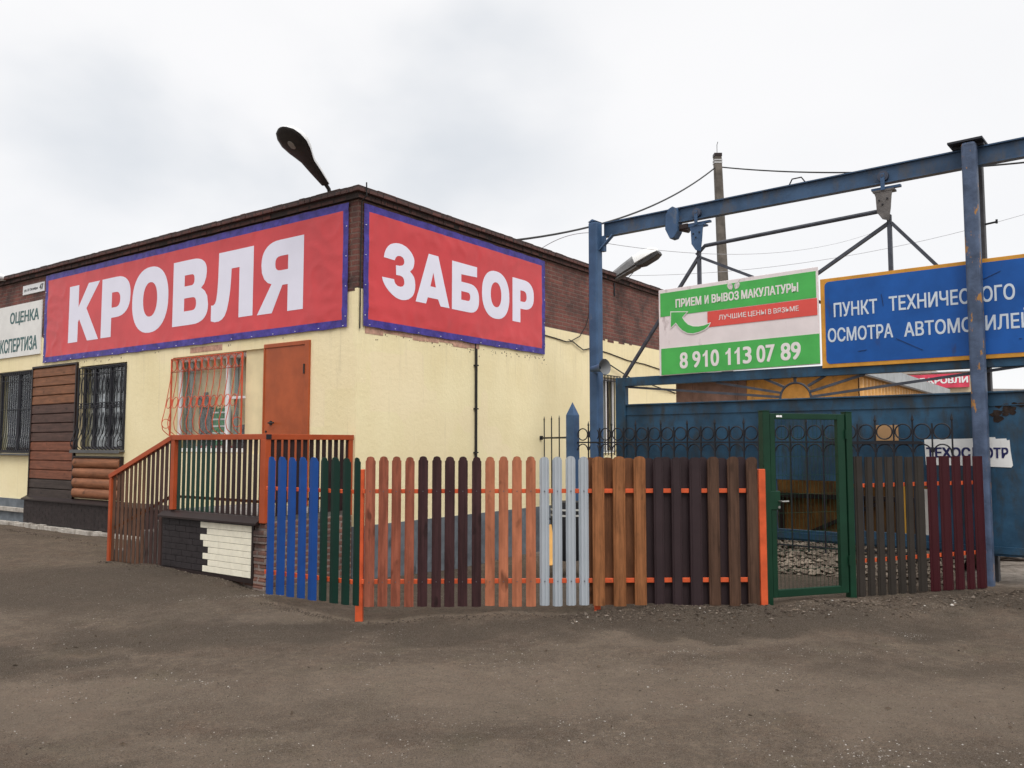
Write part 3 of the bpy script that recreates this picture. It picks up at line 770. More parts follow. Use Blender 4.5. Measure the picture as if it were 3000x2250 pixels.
# long wall windows
def foil(name, parent, s0, s1, z0, z1, d, mapf, mat, n=60, amp=.03):
    m_ = MB(); vs = []; fs = []
    rows = 9
    for i in range(n + 1):
        for j in range(rows):
            s_ = s0 + (s1 - s0) * i / n; z = z0 + (z1 - z0) * j / (rows - 1)
            o = amp * (sin(i * 1.7 + sin(j * .9) * 1.3) + .6 * mnoise.noise((i * .5, j * .7, s0)))
            vs.append(mapf(s_ + .012 * mnoise.noise((i * .9, j * 1.1, 3)), d + o, z))
    for i in range(n):
        for j in range(rows - 1): a = i * rows + j; fs.append((a, a + rows, a + rows + 1, a + 1))
    m_.add(vs, fs)
    return m_.build(name, mat, parent, smooth=True)
CURT_D = M('dark_net_curtain', (.022, .023, .028), .55, var=.5, scale=6)
CURT_L = M('pale_net_curtain', (.62, .62, .66), .5, var=.55, scale=7)
CURT_B = M('navy_blind', (.014, .017, .035), .5, var=.4, scale=5)
CURT_BR = M('brown_curtain', (.10, .06, .04), .7, var=.5, scale=7)
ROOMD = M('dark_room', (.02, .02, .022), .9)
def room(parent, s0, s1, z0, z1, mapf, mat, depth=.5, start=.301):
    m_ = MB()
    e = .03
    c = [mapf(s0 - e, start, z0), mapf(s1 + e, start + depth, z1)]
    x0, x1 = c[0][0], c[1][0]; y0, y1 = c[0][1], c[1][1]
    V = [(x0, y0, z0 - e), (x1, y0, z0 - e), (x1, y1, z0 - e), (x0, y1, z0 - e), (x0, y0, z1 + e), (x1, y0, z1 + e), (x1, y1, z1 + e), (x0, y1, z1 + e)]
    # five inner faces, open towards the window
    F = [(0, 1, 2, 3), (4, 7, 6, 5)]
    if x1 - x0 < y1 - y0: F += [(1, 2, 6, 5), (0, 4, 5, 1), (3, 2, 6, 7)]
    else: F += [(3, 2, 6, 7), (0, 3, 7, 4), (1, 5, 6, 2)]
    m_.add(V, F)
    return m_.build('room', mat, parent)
PA = [(.025, 3.12), (.025, 1.90), (.06, 1.70), (.07, 1.58), (.03, 1.50)]
w = window(BLD, 9.27, 10.89, 1.46, 3.14, w1, (10.05,), GLASS, .09, mat=M('dark_window_frame', (.045, .045, .055), .4))
foil('curtain', w, 9.3, 10.9, 1.5, 3.1, .24, w1, CURT_B, 26, .028); foil('curtain', w, 9.34, 9.75, 1.5, 2.9, .205, w1, CURT_BR, 18, .015)
room(w, 9.26, 10.9, 1.45, 3.15, w1, ROOMD)
grille_bars(w, 9.28, 10.88, PA, 17, .007, BLACKI, w1, rows=((2.35, 'bar'), (2.95, 'bar')))
w = window(BLD, 5.80, 7.41, 1.55, 3.09, w1, (6.45, 7.0), GLASS, .09, .05, mat=MATS['dark_window_frame'])
foil('curtain', w, 5.8, 7.41, 1.58, 3.05, .245, w1, CURT_D, 34, .026)
foil('curtain', w, 6.86, 7.12, 1.58, 2.95, .205, w1, CURT_L, 12, .018); foil('curtain', w, 6.34, 6.5, 1.58, 3.02, .20, w1, CURT_L, 8, .02); foil('curtain', w, 5.86, 6.28, 2.3, 3.0, .205, w1, M('mid_grey_net', (.16, .16, .18), .5, var=.6, scale=7), 18, .02)
room(w, 5.79, 7.42, 1.54, 3.10, w1, ROOMD)
PB = [(.025, 3.06), (.025, 2.05), (.07, 1.84), (.13, 1.70), (.13, 1.60), (.04, 1.53)]
g = grille_bars(w, 5.80, 7.42, PB, 13, .008, BLACKI, w1, rows=((2.35, 'bar'), (2.95, 'bar'), (2.35, 'ring', .05, 1.0)), scroll=(1.66, .06))
gd = MB()
for i in range(13):                      # leaf-shaped ornaments in the black grille
    c = 5.80 + 1.62 / 13 * (i + .5)
    for z, h in ((2.72, .17), (2.02, .2)):
        for sg in (-1, 1):
            gd.tube([w1(c + sg * .045 * sin(pi * k / 8), -.03, z - h + 2 * h * k / 8) for k in range(9)], .006, 5)
        gd.build('grille_ornament', BLACKI, w, smooth=True); gd = MB()

mb = MB(); mb.box(-.11, 0, 5.77, 7.5, 1.505, 1.538); mb.box(-.115, -.10, 5.77, 7.5, 1.48, 1.505); mb.build('window_ledge', M('grey_sill', (.10, .10, .10), .6), w, bevel=.003)
mb = MB(); mb.box(-.09, 0, 9.24, 10.95, 1.415, 1.448); mb.build('window_ledge', MATS['grey_sill'], BLD, bevel=.003)

w = window(BLD, 2.46, 4.36, 1.515, 3.07, w1, (3.02,), GLASS, .13, .065, trans=((2.5, 3.0, 2.37),))
INT = M('cream_interior_reflection', (.90, .68, .36), .8, var=.10, scale=4)  # back wall colour, brightened to carry the cream reflection in the glass
room(w, 2.46, 4.36, 1.51, 3.08, w1, INT, .10, .215)  # shallow box, so the back wall catches daylight
mb = MB(); mb.box(.17, .19, 4.06, 4.13, 1.58, 3.0); mb.box(.17, .20, 4.2, 4.28, 1.58, 3.0); mb.box(.17, .20, 2.84, 2.92, 1.58, 3.0)
mb.build('blind_slat', M('grey_green_blind', (.20, .23, .20), .7, var=.3), w)
mb = MB(); mb.box(.04, .30, 1.951, 2.459, 1.501, 3.079); mb.build('infill_panel', M('cream_infill', (.74, .62, .38), .85, var=.08, bmp=.15), BLD)
PC = [(.03, 3.05), (.03, 2.72), (.13, 2.16), (.175, 2.0), (.15, 1.87), (.03, 1.785)]
grille_bars(w, 2.47, 4.37, PC, 11, .0062, M('coral_orange_grille', (.55, .085, .038), .45, var=.1), w1, rows=((2.83, 'bar'), (2.94, 'ring', .075, 1.25), (2.32, 'ring', .07, 1.3), (2.83, 'bar')), scroll=(1.98, .075))
mb = MB()
for k in range(14):
    pass
FAB = [M('green_plaid', (.03, .20, .06), .8, var=.5, scale=14), M('grey_green_cloth', (.10, .10, .085), .85, var=.6, scale=20), M('red_box_print', (.42, .05, .04), .6, var=.3), M('white_trim', (.7, .7, .68), .6)]
g_ = T('plaid_bag', 'green plaid shopping bag standing inside the orange grilled window', 'bag', FB, (.25, 3.4, 1.55))
mb = MB()
for (a, b) in ((3.16, 3.32), (3.36, 3.52)):
    mb.box(.205, .285, a, b, 1.62, 2.22, 0)
    for k in range(5): mb.box(.199, .205, a + .004, b - .004, 1.70 + k * .11, 1.725 + k * .11, 3)
mb.build('bag_body', FAB, g_, bevel=.01)
mb = MB()
for c in (3.24, 3.44): mb.ring((.245, c, 2.22), .05, .008, 'x', 12, 5, 0, pi, 0)
mb.build('bag_handle', FAB[0], g_)
mb = MB(); mb.box(.225, .30, 3.62, 3.90, 1.62, 2.25)
for k in range(12): y = random.uniform(3.58, 3.92); z = random.uniform(1.7, 2.4); mb.box(.205, .23, y, y + random.uniform(.05, .14), z, z + random.uniform(.06, .18))
tag(mb.build('coat_pile', FAB[1], None, FB, (.25, 3.78, 1.62), bevel=.012), 'grey green coats piled behind the glass left of the plaid bag', 'coats')
mb = MB(); mb.box(.20, .30, 3.12, 4.05, 1.545, 1.62, 0)
for k in range(9): mb.box(.195, .20, 3.16 + k * .095, 3.20 + k * .095, 1.555, 1.61, 1)
tag(mb.build('red_crate', [FAB[2], FAB[3]], None, FB, (.25, 3.5, 1.545)), 'low red and white printed box lying under the plaid bag', 'box')
mb = MB(); mb.box(.22, .30, 2.54, 2.82, 1.545, 1.95); mb.box(.20, .22, 2.56, 2.80, 1.6, 1.93)
tag(mb.build('dark_monitor', M('dark_case', (.04, .035, .035), .5), None, FB, (.25, 2.68, 1.545), bevel=.01), 'dark boxy screen standing in the right pane of the shop window', 'monitor')

# short wall window behind the gate post
w = window(BLD, 6.69, 7.39, 1.46, 2.99, w2, (7.05,), GLASS, .12, .05)
foil('curtain', w, 6.7, 7.38, 1.5, 2.95, .22, w2, CURT_BR, 30, .03); foil('curtain', w, 6.95, 7.2, 1.5, 2.9, .19, w2, M('grey_drape', (.2, .19, .17), .7, var=.5), 12, .02)
room(w, 6.68, 7.40, 1.45, 3.0, w2, ROOMD)
mb = MB()
for k in range(7): s_ = 6.66 + .128 * k; mb.bar(w2(s_, -.03, 1.42), w2(s_, -.03, 3.05), .016, .016)
for z in (1.5, 2.93, 3.04): mb.bar(w2(6.64, -.03, z), w2(7.45, -.03, z), .016, .016)
mb.build('window_bars', BLACKI, w)

# door
DOORM = M('rust_red_door_paint', (.355, .076, .022), .40, var=.14, scale=2.5, bmp=.12, bscale=7, spec=.3)
d = MB(); d.box(-.018, .02, 1.03, 1.93, .82, 3.07); d = d.build('door', DOORM, BLD, bevel=.004)
mb = MB(); mb.box(-.03, .02, .93, 1.03, .78, 3.13); mb.box(-.03, .02, 1.03, 1.95, 3.07, 3.13); mb.box(-.03, .02, 1.93, 1.955, .78, 3.07); mb.build('door_frame', DOORM, d, bevel=.004)
mb = MB(); mb.tube([(-.018, 1.76, 1.955), (-.075, 1.76, 1.955)], .012, 10); mb.tube([(-.07, 1.76, 1.955), (-.075, 1.63, 1.955)], .012, 8); mb.tube([(-.018, 1.76, 1.955), (-.03, 1.76, 1.955)], .035, 12); mb.tube([(-.018, 1.87, 1.83), (-.03, 1.87, 1.83)], .016, 10)
mb.build('door_handle', M('dark_handle', (.02, .02, .02), .35), d, smooth=True)
for z in (2.72, 1.2):
    mb = MB(); mb.tube([(-.035, 1.03, z - .07), (-.035, 1.03, z + .07)], .014, 8); mb.build('hinge', MATS['dark_handle'], d, smooth=True)

# ------------------------------------------------------------------ cladding samples on the long wall
t = T('siding_panel', 'tall panel of brown wood look siding boards in four colour bands between the windows', 'cladding', FB, (-.03, 8.36, .61))
cols = [WOOD('tan_board', (.205, .087, .042), axis='y')] * 4 + [WOOD('dark_brown_board', (.085, .046, .036), axis='y')] * 4 + [WOOD('reddish_board', (.19, .069, .038), axis='y')] * 4 + [WOOD('grey_brown_board', (.055, .040, .034), axis='y')] * 2
for k in range(14):
    zt = 3.15 - k * .1815
    mb = MB()
    mb.prism([(-.004, zt - .1815), (-.034, zt - .176), (-.030, zt - .03), (-.012, zt - .012), (-.004, zt)], 7.52, 9.22, lambda x, z, y: (x, y, z))
    mb.build('siding_board', cols[k], t)
mb = MB(); mb.box(-.045, 0, 7.48, 7.519, .61, 3.19); mb.box(-.045, 0, 9.221, 9.255, .61, 3.19); mb.box(-.045, 0, 7.519, 9.221, 3.152, 3.19); mb.build('trim', DARKM, t, bevel=.003)
t = T('log_siding_panel', 'low panel of four rounded log look boards under the black grilled window', 'cladding', FB, (-.03, 6.6, .65))
LOG = WOOD('log_board', (.26, .105, .05), axis='y', gs=22)
for k in range(4):
    zc = .745 + k * .1855; mb = MB()
    mb.prism([(-.004, zc - .0925)] + [(-.02 - .06 * sin(pi * j / 10), zc - .092 * cos(pi * j / 10)) for j in range(11)] + [(-.004, zc + .0925)], 5.83, 7.44, lambda x, z, y: (x, y, z))
    mb.build('log_board', LOG, t, smooth=True)
mb = MB(); mb.box(-.06, 0, 5.79, 5.829, .65, 1.425); mb.box(-.06, 0, 7.441, 7.475, .65, 1.425); mb.box(-.07, 0, 5.829, 7.441, 1.392, 1.425); mb.build('trim', DARKM, t, bevel=.003)
t = T('plinth_cladding', 'long dark brown brick textured plinth panel with sloping cap below the siding samples', 'cladding', FB, (-.06, 7.5, .1))
DB = M('dark_brown_facing', (.030, .022, .021), .6, var=.25, scale=9, bmp=.3)
mb = MB(); mb.box(-.085, -.031, 4.2, 9.27, .10, .545)
for r_ in range(7):
    a = 4.2 + (r_ % 2) * .12
    while a < 9.25:
        b = min(a + .235, 9.265); mb.box(-.089, -.085, a + .002, b + .004, .109 + r_ * .061, .168 + r_ * .061); a += .245
mb.build('facing', DB, t)
mb = MB(); mb.prism([(-.13, .547), (-.13, .572), (-.005, .635), (-.005, .547)], 4.15, 9.32, lambda x, z, y: (x, y, z)); mb.build('cap', DARKM, t)

# ------------------------------------------------------------------ banners and wall signs
RED = M('red_vinyl', (.555, .050, .056), .38, var=.08, scale=1.4, bmp=.22, bscale=4, spec=.35)
PURP = M('purple_vinyl', (.055, .040, .24), .40, var=.30, scale=7, bmp=.5, bscale=13)
def wr(u, v, seed, box):
    d = max(box[0] - u, u - box[1], box[2] - v, v - box[3], 0)
    k = min(1, d / .16)
    r_ = max(0, 1 - abs(mnoise.noise((u * 2.2 + v * 1.5, v * 2.6 - u * .8, seed + 3))) * 5)
    return k * (.004 + mnoise.noise((u * 2.3, v * 2.3, seed)) * .006 + .007 * r_ + mnoise.noise((u * 6, v * 8, seed + 5)) * .003)
def banner(name, label, s0, s1, z0, z1, b, mapf, sgn, seed, box):
    """s0 is the left end as seen from outside"""
    t = T(name, label, 'banner', FB, mapf((s0 + s1) / 2, -.02, z0))
    W = abs(s1 - s0); nu = int(W / .07); nv = int((z1 - z0) / .07)
    U = sorted(set([round(x, 4) for x in np.linspace(0, W, int(W / .04))] + [b, round(W - b, 4)])); V = sorted(set([round(x, 4) for x in np.linspace(0, z1 - z0, int((z1 - z0) / .04))] + [b, round(z1 - z0 - b, 4)]))
    mb = MB(); mr_ = MB(); vs = []
    for u in U:
        for v in V:
            edge = min(u, W - u, v, z1 - z0 - v)
            k = 1.0 + .9 * max(0, 1 - edge / (b * 1.6))
            rim = .012 * mnoise.noise((u * 3.1, v * 3.1, seed + 9)) if edge < .001 else 0
            vs.append(mapf(s0 + sgn * u, -.022 - wr(u, v, seed, box), z0 + v + (rim if v in (0, V[-1]) else 0)))
    n = len(V)
    fb, fr_ = [], []
    for i in range(len(U) - 1):
        for j in range(n - 1):
            cu, cv = (U[i] + U[i + 1]) / 2, (V[j] + V[j + 1]) / 2
            inb = cu < b or cu > W - b or cv < b or cv > z1 - z0 - b
            (fb if inb else fr_).append((i * n + j, (i + 1) * n + j, (i + 1) * n + j + 1, i * n + j + 1))
    mb.add(vs, fb); mr_.add(vs, fr_)
    for q, nm, mt in ((mr_, 'panel', RED), (mb, 'border', PURP)):
        o = q.build(nm, mt, t, smooth=True)
        # drop loose vertices
        bm = bmesh.new(); bm.from_mesh(o.data); bmesh.ops.delete(bm, geom=[v for v in bm.verts if not v.link_faces], context='VERTS'); bm.to_mesh(o.data); bm.free()
    e = MB()
    k = 0.12
    while k < W:
        for z in (z0 + .022,):
            p = mapf(s0 + sgn * k, -.042, z); q = mapf(s0 + sgn * k, -.015, z); e.tube([q, p], .0055, 8)
        k += .5
    k = .15
    while k < z1 - z0:
        for u in (.03, W - .03): e.tube([mapf(s0 + sgn * u, -.015, z0 + k), mapf(s0 + sgn * u, -.042, z0 + k)], .0055, 8)
        k += .42
    e.build('eyelet', WHITE, t)
    return t
t = banner('roofing_banner', 'large red banner with purple border on the long wall reading КРОВЛЯ', 8.86, .165, 3.25, 4.995, .107, w1, -1, 1.0, (.95, 7.79, .29, 1.47))
mb = MB()
for ch, a, b, z0, z1 in (('К', 7.89, 6.775, 3.575, 4.665), ('Р', 6.69, 5.715, 3.58, 4.667), ('О', 5.65, 4.527, 3.575, 4.69), ('В', 4.39, 3.395, 3.595, 4.68), ('Л', 3.31, 2.25, 3.60, 4.677), ('Я', 2.141, 1.094, 3.59, 4.678)):
    glyph(mb, ch, -a, -b, z0, z1, lambda x, z, d: w1(-x, -.0232 - d, z))
mb.build('lettering', PALE, t)
t = banner('fence_banner', 'smaller red banner with purple border on the short wall reading ЗАБОР', .085, 4.605, 3.265, 4.975, .10, w2, 1, 11.0, (.34, 4.19, .44, 1.29))
mb = MB()
for ch, a, b, z0, z1 in (('З', .446, 1.139, 3.733, 4.536), ('А', 1.147, 1.922, 3.75, 4.517), ('Б', 1.98, 2.666, 3.748, 4.514), ('О', 2.744, 3.506, 3.745, 4.526), ('Р', 3.60, 4.251, 3.757, 4.518)):
    glyph(mb, ch, a, b, z0, z1, lambda x, z, d: w2(x, -.0232 - d, z))
mb.build('lettering', PALE, t)
m1 = lambda x, z, d: w1(-x, -.031 - d, z)
t = T('office_sign', 'white board reading ОЦЕНКА ЭКСПЕРТИЗА in green letters at the left edge', 'sign', FB, (-.02, 10.5, 3.44))
mb = MB(); mb.box(-.03, -.002, 9.0, 12.1, 3.443, 4.535); mb.build('board', M('dirty_white_board', (.70, .69, .66), .5, var=.06, stain=(.45, .36, .28), stain_amt=(.62, .8)), t, bevel=.004)
TEAL = M('teal_letters', (.06, .13, .13), .5)
line_part(t, TEAL, [('ОЦЕНКА', -10.36, -9.09, 4.10, 4.385)], m1, .03); line_part(t, TEAL, [('ЭКСПЕРТИЗА', -10.97, -9.125, 3.545, 3.84)], m1, .03)
t = T('address_plate', 'small white street name and house number plate under the cornice', 'plate', FB, (-.02, 9.4, 4.71))
mb = MB(); mb.box(-.018, -.002, 8.95, 9.87, 4.712, 4.903); mb.build('plate', M('plate_white', (.68, .68, .68), .4, var=.05), t, bevel=.003)
m1b = lambda x, z, d: w1(-x, -.019 - d, z)
PBK = M('plate_black', (.04, .04, .05), .5)
line_part(t, PBK, [('ул. 25 Октября', -9.80, -9.22, 4.765, 4.83)], m1b, .02); line_part(t, PBK, [('47', -9.14, -8.985, 4.75, 4.87)], m1b, .03)

# ------------------------------------------------------------------ porch
P = T('porch', 'raised entrance porch with orange tube railing, slatted sides and a brick sample panel', 'porch', FB, (-.75, 1.0, 0))
px = -1.45
mb = MB(); mb.box(px + .02, -.031, .03, 2.12, -.2, .70); mb.build('platform', BRICKP, P)
mb = MB(); mb.box(px + .012, -.031, .10, 2.14, .701, .765); mb.build('deck', CONC, P)
mb = MB()
for k in range(4): mb.box(px + .05, -.04, 2.121 + k * .34, 2.121 + (k + 1) * .34 - .002, -.2, .60 - k * .155)
mb.build('steps', CONC, P, bevel=.006)
mb = MB()
RAG = random.Random(3)
mb.box(px - .022, px + .019, -.04, .165, -.2, .69); mb.box(px + .019, -.05, -.004, .03, -.2, .69)
for r_ in range(9):                         # rough projecting bricks of the corner pier
    z = -.12 + r_ * .082
    mb.box(px - .03 + RAG.uniform(-.012, .012), px + .019, -.055, .165, z, z + .07)
    for k in range(5): mb.box(px + .02 + k * .27 + RAG.uniform(0, .02), px + .27 + k * .27, RAG.uniform(.005, .02), .03, z, z + .07)
mb.build('pier', BRICKP, P, bevel=.006)
def panel_bricks(mb, rows, right):
    pass
FACED = M('anthracite_facing', (.026, .021, .022), .55, var=.2, scale=12, bmp=.2)
FACEC = M('cream_facing', (.79, .74, .60), .6, var=.05, scale=12, bmp=.2)
pan = MB(); pan.box(px - .012, px + .02, .165, 2.16, .012, .672); pan = pan.build('sample_panel', DARKM, P)
bounds = [1.262, 1.12, 1.262, 1.195, 1.09, 1.20, 1.09, 1.20]
cr, dk = MB(), MB()
zt = .655; hh = .0785
for r_ in range(8):
    z1, z0 = zt - r_ * hh, zt - (r_ + 1) * hh
    bx = bounds[r_]
    a = .215; j = RAG.uniform(.10, .24)
    first = True
    while a < bx - 1e-3:
        b = min(bx, a + (j if first else .235)); first = False
        if bx - b < .05: b = bx
        cr.box(px - .030, px - .012, a + .0015, b - .0015, z0 + .0025, z1 - .0025); a = b
    a = bx
    while a < 2.115:
        b = min(2.12, a + .235); dk.box(px - .026, px - .012, a + .003, b - .003, z0 + .003, z1 - .003); a = b
cr.build('cream_brick_facing', FACEC, pan, bevel=.003); dk.build('dark_brick_facing', FACED, pan, bevel=.003)
mb = MB(); mb.prism([(px - .085, .672), (px - .085, .695), (px + .03, .775), (px + .06, .775), (px + .06, .672)], .07, 2.16, lambda x, z, y: (x, y, z)); mb.build('coping', DARKM, P)
mb = MB(); mb.box(px - .035, px - .012, .165, .205, .02, .67); mb.box(px - .035, px - .012, .165, 2.16, -.03, .02); mb.build('panel_trim', DARKM, P)
def post(y0, y1, z0, z1, x0=px - .03, x1=px + .03, name='post', mat=ORANGE):
    m_ = MB(); m_.box(x0, x1, y0, y1, z0, z1); return m_.build(name, mat, P, bevel=.004)
post(1.895, 1.975, .775, 1.70); post(-.045, .055, .70, 1.70, px - .05, px + .03); post(3.46, 3.52, -.08, 1.165); post(.0, .06, .70, 1.70, -.11, -.04)
mb = MB(); mb.box(px - .035, px + .035, -.045, 1.985, 1.70, 1.768); mb.box(px + .035, -.03, -.005, .06, 1.70, 1.768)
mb.bar((px, 1.96, 1.735), (px, 3.53, 1.175), .07, .066)
mb.build('handrail', ORANGE, P, bevel=.004)
mb = MB(); mb.box(px - .045, px + .03, -.052, -.044, 1.706, 1.764); mb.build('end_cap', BLACKI, P)
mb = MB(); mb.box(px + .025, px + .045, .06, 1.89, .93, .965); mb.box(px + .045, -.11, .045, .06, .93, .965)
mb.bar((px + .035, 1.98, .96), (px + .035, 3.46, .43), .025, .04); mb.build('rail', M('brown_orange_rail', (.20, .06, .015), .5), P)
SL_G = M('dark_green_slat', (.006, .030, .020), .4, var=.1)
SL_B = WOOD('dark_plum_slat', (.030, .016, .016), gs=40)
SL_T = WOOD('mid_brown_slat', (.115, .055, .032), gs=40)
SL_D = WOOD('chestnut_slat', (.060, .030, .024), gs=40)
for k in range(17):
    c = 1.814 - k * .1073; m_ = MB(); m_.box(px - .004, px + .004, c - .0345, c + .0345, .776, 1.70); m_.build('slat', SL_G if k < 8 else SL_B, P, bevel=.002)
for k in range(14):
    c = 3.415 - k * .1087; zt = 1.175 + (3.53 - c) / 1.57 * .56 - .035
    m_ = MB(); m_.box(px - .004, px + .004, c - .036, c + .036, -.02 + (.0 if c > 2.2 else .03), zt)
    m_.build('slat', SL_T if k < 8 else SL_D, P, bevel=.002)
for k in range(13):
    c = px + .10 + k * .103; m_ = MB(); m_.box(c - .033, c + .033, .022, .030, .766, 1.70); m_.build('slat', SL_B, P, bevel=.002)

# ------------------------------------------------------------------ picket fences
def picket(parent, s0, s1, z0, z1, mat, y=0.0, style='round', sgn=-1, name='picket'):
    """folded sheet metal picket; sgn -1 faces the street"""
    w = s1 - s0; n = 22; cols = []
    for i in range(n + 1):
        u = -0.5 + i / n; a = abs(u)
        if style == 'round':
            d = .014 * cos(pi * u) ** .8 if a < .499 else 0
            d += .003 if a < .14 else 0
            drop = .034 * (1 - sqrt(max(0, 1 - (u / .43) ** 2))) if a < .40 else .036 + .010 * (a - .4) / .1
        elif style == 'groove':
            d = .018 if .07 < a < .30 else .012 if a <= .07 else max(-.012, .018 - .016 * min(1, (a - .30) / .05))
            if a > .45: d = -.014
            drop = .032 * (1 - sqrt(max(0, 1 - (u / .46) ** 2))) if a < .42 else .022 + .014 * (a - .42) / .08
        elif style == 'wide':
            d = .016 if a < .30 else .016 - .010 * min(1, (a - .30) / .06)
            if a > .47: d = -.004
            drop = .030 * (1 - sqrt(max(0, 1 - (u / .46) ** 2))) if a < .42 else .022 + .01 * (a - .42) / .08
        else:
            d = .014 if a < .26 else .014 - .012 * min(1, (a - .26) / .05)
            if a > .46: d = -.004
            drop = .0
        cols.append((s0 + w * (u + .5), d, z1 - drop))
    vs = []; th = .003
    for k in (0, 1):
        for x, d, zt in cols:
            yy = y + sgn * (d - th * k)
            vs.append((x, yy, z0)); vs.append((x, yy, zt))
    fs = []; m = n + 1
    for i in range(n):
        a = 2 * i; fs.append((a, a + 2, a + 3, a + 1)); b = 2 * m + a; fs.append((b, b + 1, b + 3, b + 2))
        fs.append((a + 1, a + 3, b + 3, b + 1)); fs.append((a, b, b + 2, a + 2))
    fs.append((0, 1, 2 * m + 1, 2 * m)); e = 2 * n; fs.append((e, 2 * m + e, 2 * m + e + 1, e + 1))
    return MB().add(vs, fs).build(name, mat, parent, smooth=True)
def screws(mb, s_, zs, y):
    for z in zs: mb.tube([(s_, y, z), (s_, y - .005, z)], .006, 6)

WR = WOOD('red_wood_picket', (.275, .083, .048), dark=.5)
WD = WOOD('dark_walnut_picket', (.040, .017, .018), dark=.6, light=1.5)
WT = WOOD('terracotta_wood_picket', (.38, .135, .070), dark=.72, gs=22)
WG = M('grey_blue_picket', (.35, .38, .41), .35, var=.05)
WO = WOOD('golden_oak_picket', (.27, .108, .042), dark=.4)
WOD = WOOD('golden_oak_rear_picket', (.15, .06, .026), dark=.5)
WP = M('plum_brown_picket', (.030, .018, .020), .5, var=.12)
WB = WOOD('brown_oak_picket', (.078, .041, .026), dark=.5, light=1.4)
BLU = M('bright_blue_picket', (.010, .055, .225), .4, var=.12)
GRN = M('bottle_green_picket', (.005, .026, .018), .4, var=.1)
GBR = M('grey_brown_picket', (.028, .023, .019), .55, var=.15)
BUR = M('burgundy_picket', (.040, .006, .009), .4, var=.1)

def rails(parent, s0, s1, zs, y0=.012, y1=.042, mat=ORANGE_B):
    for z0, z1 in zs: m_ = MB(); m_.box(s0, s1, y0, y1, z0, z1); m_.build('rail', mat, parent, bevel=.003)
def fpost(parent, s0, s1, y0, y1, z0, z1, mat=ORANGE_B):
    m_ = MB(); m_.box(s0, s1, y0, y1, z0, z1); o = m_.build('post', mat, parent, bevel=.004)
    return o
f = T('picket_fence', 'long front sample fence from reddish pickets to brown boards with bright orange rails', 'fence', F_MAIN, (2.0, .03, 0), 'picket fences of colour samples')
RZ = ((.262, .307), (1.154, 1.197))
rails(f, -.04, 3.945, RZ)
pk = [(-.012, .088, WR), (.122, .218, WR), (.251, .345, WR), (.384, .477, WR), (.514, .612, WD), (.653, .747, WD), (.78, .88, WD), (.913, 1.009, WD), (1.051, 1.145, WD),
      (1.184, 1.28, WT), (1.32, 1.415, WT), (1.453, 1.551, WT), (1.592, 1.691, WT), (1.73, 1.827, WG), (1.86, 1.957, WG), (1.994, 2.093, WG), (2.124, 2.224, WG)]
rr = random.Random(5)
sm = MB()
for a, b, m_ in pk:
    zt = 1.522 + rr.uniform(-.004, .004)
    picket(f, a, b, .042 + rr.uniform(-.006, .006), zt, m_, style='groove' if m_ is WG else 'round')
    screws(sm, (a + b) / 2, (.285, 1.176), -.016)
for a, b, m_ in ((2.259, 2.384, WO), (2.468, 2.596, WO), (2.680, 2.803, WO), (2.878, 2.982, WP), (3.060, 3.164, WP), (3.243, 3.370, WP), (3.430, 3.550, WB), (3.634, 3.753, WB), (3.826, 3.945, WB)):
    picket(f, a, b, .04 + rr.uniform(-.01, .01), 1.518 + rr.uniform(-.006, .006), m_, style='wide')
for a, b, m_ in ((2.205, 2.30, WOD), (2.36, 2.49, WOD), (2.575, 2.70, WOD), (2.785, 2.90, WP), (2.96, 3.08, WP), (3.145, 3.262, WP), (3.35, 3.45, WP), (3.53, 3.655, WP), (3.735, 3.845, WP)):
    picket(f, a, b, .04 + rr.uniform(-.01, .01), 1.512 + rr.uniform(-.006, .006), m_, y=.044, style='wide', sgn=1)
sm.build('screw', M('zinc_screw', (.12, .11, .12), .4, metal=.6), f)
fpost(f, 2.285, 2.345, .05, .11, -.06, 1.40); fpost(f, 3.952, 4.022, -.01, .06, -.06, 1.392); fpost(f, -.105, -.03, .045, .115, -.22, 1.392)
mb = MB(); mb.box(2.27, 2.36, -.03, .05, -.08, -.008); mb.build('footing', ORANGE_B, f)
f = T('picket_fence', 'short angled fence of five blue and four dark green pickets beside the porch', 'fence', F_SIDE, (.6, .03, 0), 'picket fences of colour samples')
rails(f, -.11, 1.245, ((.245, .29), (1.146, 1.186)))
pk = [(-.066, .045), (.088, .213), (.245, .360), (.402, .517), (.558, .682), (.717, .821), (.863, .983), (1.025, 1.133), (1.178, 1.262)]
for k, (a, b) in enumerate(pk): picket(f, a, b, .045 + rr.uniform(-.006, .006), 1.508 + rr.uniform(-.005, .005), BLU if k < 5 else GRN, style='round')
fpost(f, -.115, -.06, .045, .1, .70, 1.19)
f = T('picket_fence', 'right hand fence of flat topped grey brown and burgundy pickets beside the green wicket', 'fence', F_RIGHT, (.9, .03, 0), 'picket fences of colour samples')
for (a0, b0, a1, b1) in ((1.180, 1.220, 1.192, 1.232), (.376, .422, .408, .452)):
    m_ = MB(); m_.bar((-.03, .03, (a0 + b0) / 2), (1.80, .03, (a1 + b1) / 2), .03, .042); m_.build('rail', ORANGE_B, f, bevel=.003)
pk = [(-.007, .106), (.138, .236), (.269, .375), (.404, .511), (.541, .65), (.675, .78), (.814, .939), (.982, 1.12), (1.155, 1.303), (1.333, 1.462), (1.498, 1.614), (1.641, 1.785)]
for k, (a, b) in enumerate(pk): picket(f, a, b, .035 + rr.uniform(-.006, .006), 1.510 + rr.uniform(-.005, .005), GBR if k < 7 else BUR, style='flat')
fpost(f, .93, .985, .05, .105, -.05, 1.40)

